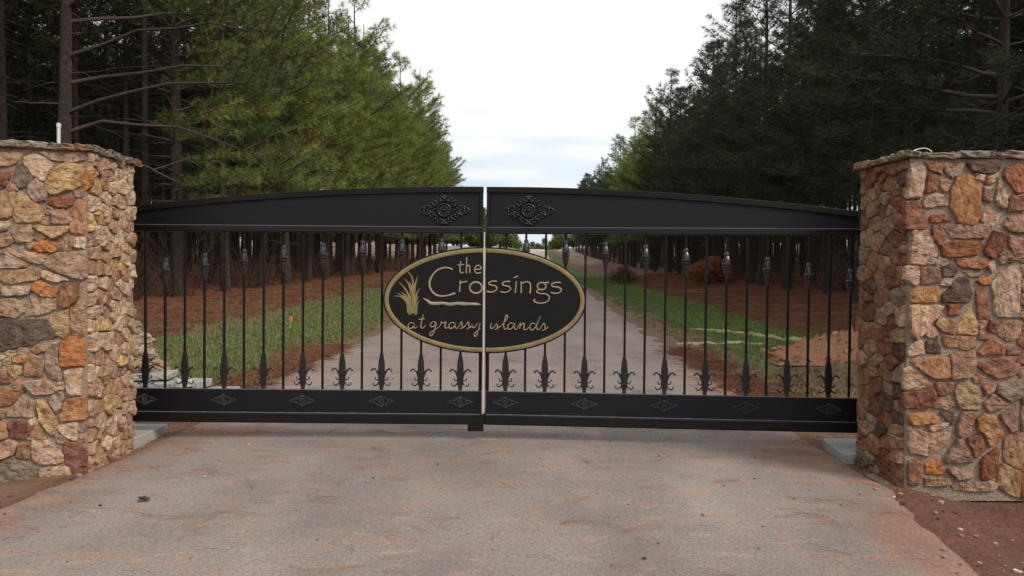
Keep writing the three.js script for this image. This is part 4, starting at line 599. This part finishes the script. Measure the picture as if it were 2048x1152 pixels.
// ------------------------------------------------------------------ grass, straw, litter
{
  const r = mulberry(19);
  const blades = (n, h, tones) => { const F = new Tris(); for (let i = 0; i < n; i++) { const a = r() * 6.283, x = gauss(r) * 0.07, z = gauss(r) * 0.07, l = h * (0.5 + r()), w = 0.0035 + r() * 0.003, bx = Math.cos(a) * l * 0.5, bz = Math.sin(a) * l * 0.5, t = tones[i % tones.length], v = 0.8 + r() * 0.5; F.tri(V(x - Math.sin(a) * w, 0, z + Math.cos(a) * w), V(x + Math.sin(a) * w, 0, z - Math.cos(a) * w), V(x + bx, l, z + bz), t.map((q) => q * v)); } return F.geo(); };
  const green = blades(24, 0.03, [[0.075, 0.14, 0.026], [0.1, 0.155, 0.032], [0.12, 0.14, 0.045]]), dry = blades(18, 0.036, [[0.19, 0.13, 0.06], [0.22, 0.15, 0.08], [0.1, 0.1, 0.035]]);
  const G = [], Y = [];
  for (let i = 0; i < 60000; i++) {
    const d = 7.4 + Math.pow(r(), 1.6) * 42, left = r() < 0.52, q0 = r() * 5.2, x = left ? edgeL(d) - 0.15 - q0 : edgeR(d) + 0.3 + q0, nz = fbm(x * 0.7, d * 0.45, 4);
    if (left) { if (x < -3.0 && d < 8.2) continue; const q = q0 + nz * 1.1; if (q > 0.3 && q < 2.3 && r() < 0.6 - 0.15 * Math.max(0, q - 1.4)) G.push([x, d]); else if (q > 0 && q < 4.4 && r() < 0.75 - q * 0.13) Y.push([x, d]); }
    else { const w = piece(d, [[8, 0.4], [12, 1.2], [20, 0.8], [40, 0.4]]), q = q0 + 0.3 + nz * 0.9; if (d > 11.5 && q > w - 0.1 && q < w + 2.1) G.push([x, d]); else if (d > 7.8 && q < w + 2.6 && r() < 0.3) Y.push([x, d]); }
  }
  for (let i = 0; i < 260; i++) Y.push([-3.2 - r() * 0.7, 3.6 + r() * 0.9]);
  const m4 = new THREE.Matrix4(), q4 = new THREE.Quaternion();
  const sow = (ge, list, name, label) => { const im = new THREE.InstancedMesh(ge, M.grass, list.length); list.forEach(([x, d], i) => im.setMatrixAt(i, m4.compose(V(x, landY(x, d) - 0.004, 6 - d), q4.setFromAxisAngle(V(0, 1, 0), r() * 6.28), V(1, 0.5 + r() * 0.9, 1).multiplyScalar(0.8 + r() * 0.6)))); im.name = name; im.castShadow = im.receiveShadow = true; scene.add(im); tag(im, label, 'grass', undefined, 'stuff'); };
  sow(green, G, 'green_grass', 'short green grass in strips along both road verges'); sow(dry, Y, 'dry_grass', 'thin faded brown grass between the verge and the pines');
  // fallen pine needles: a bundle is two or three bent needles
  const bundles = []; for (let k = 0; k < 5; k++) { const B = newB(), a0 = (r() - 0.5) * 0.5; for (let j = 0; j < 1 + (k % 3); j++) { const a = a0 + (j - 0.8) * 0.28, l = 0.11 + r() * 0.08, bend = (r() - 0.5) * 0.7, p = []; for (let i = 0; i <= 5; i++) { const t = i / 5; p.push(V(Math.cos(a + bend * t) * l * t, 0.003 + 0.012 * Math.sin(t * 3) * r(), Math.sin(a + bend * t) * l * t)); } tubeInto(B, p, p.map(() => 0.00075), 4); } bundles.push(tubeGeo(B)); }
  const w = new THREE.Group(); w.name = 'pine_needles'; scene.add(w); tag(w, 'reddish brown fallen pine needles scattered over the road', 'pine needles', undefined, 'stuff');
  const tones = [[0.24, 0.095, 0.055], [0.2, 0.08, 0.045], [0.27, 0.12, 0.07], [0.15, 0.075, 0.05], [0.24, 0.1, 0.055]];
  bundles.forEach((ge, k) => {
    const list = []; for (let i = 0; i < 150; i++) { const d = 2.6 + Math.pow(r(), 1.25) * 9, e0 = edgeL(d) + 0.05, e1 = edgeR(d) - 0.05; let t = r(); if (r() < 0.55) t = Math.pow(t, 1.9); else if (r() < 0.4) t = 1 - Math.pow(1 - t, 2); if (k === 1 && i > 90) t = r() < 0.5 ? -0.03 + 0.06 * r() : 0.97 + 0.06 * r(); const x = lerp(e0, e1, t); list.push([x, d]); }
    const im = new THREE.InstancedMesh(ge, new THREE.MeshStandardMaterial({ color: lin(...tones[k]), roughness: 0.8 }), list.length); im.name = 'needles'; im.castShadow = im.receiveShadow = true;
    list.forEach(([x, d], i) => im.setMatrixAt(i, m4.compose(V(x, rise(d) + 0.02 + 0.02 * Math.sin(Math.PI * clamp((x - edgeL(d)) / (edgeR(d) - edgeL(d)))), 6 - d), q4.setFromAxisAngle(V(0, 1, 0), (r() < 0.65 ? (r() - 0.5) * 0.9 : r() * 6.28) + (r() < 0.5 ? Math.PI : 0)), V(1, 1, 1).multiplyScalar(0.7 + r() * 0.8)))); w.add(im);
  });
  // straw on the forest floor and verges
  const mat = []; for (let i = 0; i < 46; i++) { } const Bs = newB(); for (let i = 0; i < 40; i++) { const a = r() * 6.283, l = 0.1 + r() * 0.14, x = gauss(r) * 0.22, z = gauss(r) * 0.22, y = r() * 0.035; tubeInto(Bs, [V(x, y, z), V(x + Math.cos(a) * l * 0.5, y + 0.012, z + Math.sin(a) * l * 0.5), V(x + Math.cos(a + 0.3) * l, y + 0.003, z + Math.sin(a + 0.3) * l)], [0.002, 0.002, 0.001], 3); }
  const sl = []; for (let i = 0; i < 9000; i++) { const d = 7 + Math.pow(r(), 1.5) * 40, left = r() < 0.5, o = r() < 0.1 && d < 12 ? r() * 0.5 : 2.9 + r() * 7, x = left ? edgeL(d) - o : edgeR(d) + o; sl.push([x, d]); }
  const im = new THREE.InstancedMesh(tubeGeo(Bs), M.straw, sl.length); im.name = 'pine_straw'; sl.forEach(([x, d], i) => im.setMatrixAt(i, m4.compose(V(x, landY(x, d) - 0.006, 6 - d), q4.setFromAxisAngle(V(0, 1, 0), r() * 6.28), V(1, 1, 1).multiplyScalar(0.8 + r() * 0.7)))); im.castShadow = im.receiveShadow = true; scene.add(im); tag(im, 'rust coloured pine straw under the trees and along the verges', 'pine straw', undefined, 'stuff');
}
// lumps: stones, clods, rubble
function lump(seed, sx, sy, sz, detail = 2, rough = 0.22) { const g = new THREE.IcosahedronGeometry(1, detail), p = g.attributes.position; for (let i = 0; i < p.count; i++) { const v = V(p.getX(i), p.getY(i), p.getZ(i)); let k = 1 + rough * n3(v.x * 1.3 + seed * 3.1, v.y * 1.3, v.z * 1.3) + rough * 0.4 * n3(v.x * 3.5, v.y * 3.5 + seed, v.z * 3.5); v.multiplyScalar(k); v.y = Math.max(-0.75, Math.min(0.8, v.y)); p.setXYZ(i, v.x * sx, v.y * sy, v.z * sz); } g.computeVertexNormals(); return toCreasedNormals(g, 0.5); }
const tinted = (g, col) => { const n = g.attributes.position.count, c = new Float32Array(n * 3); for (let i = 0; i < n; i++) c.set(col, i * 3); g.setAttribute('color', new THREE.BufferAttribute(c, 3)); const p = g.attributes.position, u = new Float32Array(n * 2); for (let i = 0; i < n; i++) { u[i * 2] = p.getX(i) + p.getY(i) * 0.7; u[i * 2 + 1] = p.getZ(i) + p.getY(i); } g.setAttribute('uv', new THREE.BufferAttribute(u, 2)); return g; };
{ // loose building stone heaped behind the left pillar
  const x = -4.3, d = 8.1, root = thing('stone_heap', 'heap of leftover pale rubble stones behind the left pillar', 'stone heap', [x, landY(x, d), 6 - d]), r = mulberry(66);
  const kinds = []; for (let k = 0; k < 7; k++) kinds.push(tinted(lump(k + 3, 0.085 + r() * 0.05, 0.045 + r() * 0.035, 0.07 + r() * 0.04, 2, 0.35), ['c', 'g', 'c', 'p', 'c', 't', 'g'].map((q) => PAL[q])[k]));
  for (let i = 0; i < 200; i++) { const h = Math.pow(r(), 1.3) * 0.86, w = 0.55 * (1 - h / 0.95) + 0.02, a = r() * 6.283, m = mesh('stone', kinds[i % 7], M.stone, root); m.position.set(Math.cos(a) * w, h + 0.03, Math.sin(a) * w); m.rotation.set(gauss(r) * 0.5, r() * 6.28, gauss(r) * 0.5); m.scale.setScalar(0.6 + r() * 0.6); }
}
{ // slabs and the round topped pale post behind the left end of the gate
  const slab = (label, w, h, dp, x, d, y, turn, seed) => { const g = tinted(new RoundedBoxGeometry(w, h, dp, 4, 0.012), [0.36, 0.36, 0.37]), p = g.attributes.position; for (let i = 0; i < p.count; i++) p.setXYZ(i, p.getX(i) + 0.02 * n3(p.getX(i) * 8, seed, p.getZ(i) * 8), p.getY(i) + 0.008 * n3(p.getX(i) * 6, seed + 3, p.getZ(i) * 6), p.getZ(i) + 0.02 * n3(p.getX(i) * 8 + 4, seed, p.getZ(i) * 8)); g.computeVertexNormals(); const m = mesh('stone_slab', g, M.stone, undefined); m.position.set(x, landY(x, d) + y, 6 - d); m.rotation.y = turn; tag(m, label, 'stone slab'); };
  slab('wide grey stone slab lying lowest in the stack behind the left leaf', 1.3, 0.1, 0.6, -3.55, 7.75, 0.05, 0.1, 1);
  slab('grey stone slab in the middle of the stack behind the left leaf', 0.95, 0.08, 0.5, -3.7, 7.85, 0.145, -0.12, 2);
  slab('smaller grey stone slab on top of the stack behind the left leaf', 0.55, 0.06, 0.42, -3.85, 7.9, 0.22, 0.2, 3);
  const x = -3.22, d = 7.35, p = thing('bollard', 'short pale round topped post with a dark band behind the left leaf', 'bollard', [x, landY(x, d), 6 - d]);
  mesh('shaft', new THREE.CylinderGeometry(0.085, 0.09, 0.2, 24).translate(0, 0.1, 0), M.concrete, p); mesh('dark_band', new THREE.CylinderGeometry(0.087, 0.087, 0.018, 24).translate(0, 0.21, 0), M.gate, p);
  mesh('dome_cap', new THREE.LatheGeometry([[0.086, 0], [0.084, 0.045], [0.07, 0.075], [0.04, 0.092], [0, 0.098]].map((q) => new THREE.Vector2(...q)), 24).translate(0, 0.219, 0), M.white, p);
}
{ // clay heap on the right
  const x = 5.35, d = 11.6, root = thing('dirt_pile', 'heap of orange clay clods behind the right end of the gate', 'dirt pile', [x, landY(x, d), 6 - d]), r = mulberry(31);
  const g = new THREE.PlaneGeometry(3.2, 2.2, 60, 42).rotateX(-Math.PI / 2), p = g.attributes.position; for (let i = 0; i < p.count; i++) { const a = p.getX(i) / 1.5, b = p.getZ(i) / 1.0, q = Math.max(0, 1 - Math.pow(a * a + b * b, 0.7)); p.setY(i, -0.06 + q * 0.4 * (0.85 + 0.4 * fbm(p.getX(i) * 2.4, p.getZ(i) * 2.4, 4)) + q * 0.13 * Math.abs(fbm(p.getX(i) * 5, p.getZ(i) * 5, 4)) * 2); } g.computeVertexNormals(); mesh('mound', g, M.clay, root);
  const kinds = [0, 1, 2].map((k) => tinted(lump(k + 40, 0.07, 0.05, 0.06, 1, 0.4), [[0.38, 0.17, 0.09], [0.25, 0.11, 0.06], [0.42, 0.24, 0.15]][k]));
  for (let i = 0; i < 170; i++) { const a = (r() - 0.5) * 3.1, b = (r() - 0.5) * 1.9, q = Math.max(0, 1 - Math.pow((a / 1.5) ** 2 + b * b, 0.7)), m = mesh('clod', kinds[i % 3], M.stone, root); m.position.set(a, -0.03 + q * 0.36, b); m.rotation.set(r() * 3, r() * 6, r()); m.scale.setScalar(0.3 + r() * r() * 1.0); }
}
// pale sand and yellow straw lines washed across the right verge
function band(name, label, pts, w, col, seed) {
  const c = new THREE.CatmullRomCurve3(pts.map(([x, d]) => V(x, 0, d))), n = 70, P = [], U = [], I = [];
  for (let k = 0; k <= n; k++) { const q = c.getPoint(k / n), t = c.getTangent(k / n), hw = w * 0.5 * (0.45 + 0.75 * Math.abs(fbm(k * 0.16, seed, 3)) * 2) * Math.min(1, Math.min(k, n - k) / 6 + 0.1); for (let j = -2; j <= 2; j++) { const x = q.x - t.z * hw * j / 2, d = q.z + t.x * hw * j / 2; P.push(x, landY(x, d) + (Math.abs(j) === 2 ? -0.01 : 0.03 + 0.012 * n2(x * 6, d * 6)), 6 - d); U.push(x, d); } if (k) for (let j = 0; j < 4; j++) { const o = k * 5 + j, e = o - 5; I.push(e, e + 1, o, e + 1, o + 1, o); } }
  const g = new THREE.BufferGeometry(); g.setAttribute('position', new THREE.Float32BufferAttribute(P, 3)); g.setAttribute('uv', new THREE.Float32BufferAttribute(U, 2)); g.setIndex(I); g.computeVertexNormals();
  const m = mesh(name, g, new THREE.MeshStandardMaterial({ color: lin(...col), map: grainTex, bumpMap: grainTex, bumpScale: 0.01, roughness: 1, side: THREE.DoubleSide })); tag(m, label, 'sand', undefined, 'structure');
}
band('sand_strip', 'pale sand washed in a line across the right verge nearer the road', [[2.75, 12.6], [3.3, 12.8], [3.9, 12.9], [4.6, 12.2], [5.1, 11.7]], 0.32, [0.5, 0.38, 0.28], 3);
band('straw_strip', 'yellowish straw line across the right verge farther from the gate', [[3.6, 15.2], [4.2, 14.9], [4.7, 14.0], [5.3, 13.2]], 0.26, [0.42, 0.36, 0.16], 8);
{ // orange survey marker in the left verge
  const x = -4.2, d = 14.2, p = thing('marker_flag', 'tiny bright orange marker flag standing in the left verge', 'marker flag', [x, landY(x, d), 6 - d]);
  mesh('stake', new THREE.CylinderGeometry(0.004, 0.004, 0.22, 6).translate(0, 0.1, 0), M.strip, p);
  const g = new THREE.PlaneGeometry(0.04, 0.1, 4, 2).translate(0.02, 0.16, 0), q = g.attributes.position; for (let i = 0; i < q.count; i++) q.setZ(i, 0.012 * Math.sin(q.getX(i) * 90)); g.computeVertexNormals(); mesh('flag', g, new THREE.MeshStandardMaterial({ color: lin(0.85, 0.13, 0.03), roughness: 0.7, side: THREE.DoubleSide }), p);
}
{ // conduit on the left pillar, wire loop on the right one
  const p = thing('plastic_pipe', 'white plastic pipe stub standing on the left stone pillar', 'pipe', [-3.08, 2.235, 6 - 5.1]);
  mesh('tube', new THREE.LatheGeometry([[0.008, 0.125], [0.008, -0.07], [0.0115, -0.07], [0.0115, 0.125], [0.01, 0.127], [0.008, 0.125]].map((q) => new THREE.Vector2(...q)), 18), M.white, p); mesh('coupling', new THREE.CylinderGeometry(0.0145, 0.0145, 0.026, 18).translate(0, 0.11, 0), M.white, p);
  const x = 2.66, d = 4.98, pts = [[-0.12, 0], [-0.05, 0.012], [0.02, 0.045], [0.075, 0.05], [0.1, 0.02], [0.06, 0.004], [-0.02, 0.01], [0.16, 0.006], [0.3, 0.004]].map(([a, b], i) => V(x + a, 2.172 + b, 6 - d + 0.02 * Math.sin(i * 2)));
  const m = mesh('wire_loop', new THREE.TubeGeometry(new THREE.CatmullRomCurve3(pts), 60, 0.004, 6), M.strip); tag(m, 'loop of pale wire lying on top of the right stone pillar', 'wire');
}
{ // scraps and pebbles on the asphalt and the clay
  const r = mulberry(5150), kinds = [0, 1, 2, 3].map((k) => tinted(lump(k + 70, 0.012, 0.008, 0.01, 1, 0.4), [[0.5, 0.47, 0.43], [0.06, 0.05, 0.05], [0.36, 0.17, 0.09], [0.28, 0.24, 0.2]][k])), m4 = new THREE.Matrix4(), q4 = new THREE.Quaternion();
  const w = new THREE.Group(); w.name = 'loose_gravel'; scene.add(w); tag(w, 'loose pebbles and crumbs of clay on the road and along its edges', 'gravel', undefined, 'stuff');
  kinds.forEach((g, k) => { const L = []; for (let i = 0; i < [60, 190, 110, 220][k]; i++) { const d = 2.6 + Math.pow(r(), 1.4) * 9; const edge = r() < 0.55, x = edge ? (r() < 0.35 ? edgeL(d) - 0.1 + gauss(r) * 0.3 : edgeR(d) + 0.15 + gauss(r) * 0.45) : lerp(edgeL(d), edgeR(d), r()); L.push([x, d, edge]); } const im = new THREE.InstancedMesh(g, M.stone, L.length); L.forEach(([x, d, e], i) => { const on = x > edgeL(d) && x < edgeR(d); im.setMatrixAt(i, m4.compose(V(x, (on ? rise(d) + 0.017 + 0.02 * Math.sin(Math.PI * (x - edgeL(d)) / (edgeR(d) - edgeL(d))) : landY(x, d)) + 0.003, 6 - d), q4.setFromAxisAngle(V(0, 1, 0), r() * 6), V(1, 1, 1).multiplyScalar((e ? 1.1 : 0.6) * (0.35 + r() * r() * 1.5)))); }); im.name = 'pebbles'; im.castShadow = im.receiveShadow = true; w.add(im); });
  const x = -2.13, d = 4.35, m = mesh('crumpled_scrap', tinted(lump(99, 0.028, 0.016, 0.02, 2, 0.6), [0.07, 0.065, 0.06]), M.stone); m.position.set(x, 0.04, 6 - d); tag(m, 'small dark crumpled scrap lying on the road beside the left pillar', 'scrap');
}

renderer.render(scene, camera);
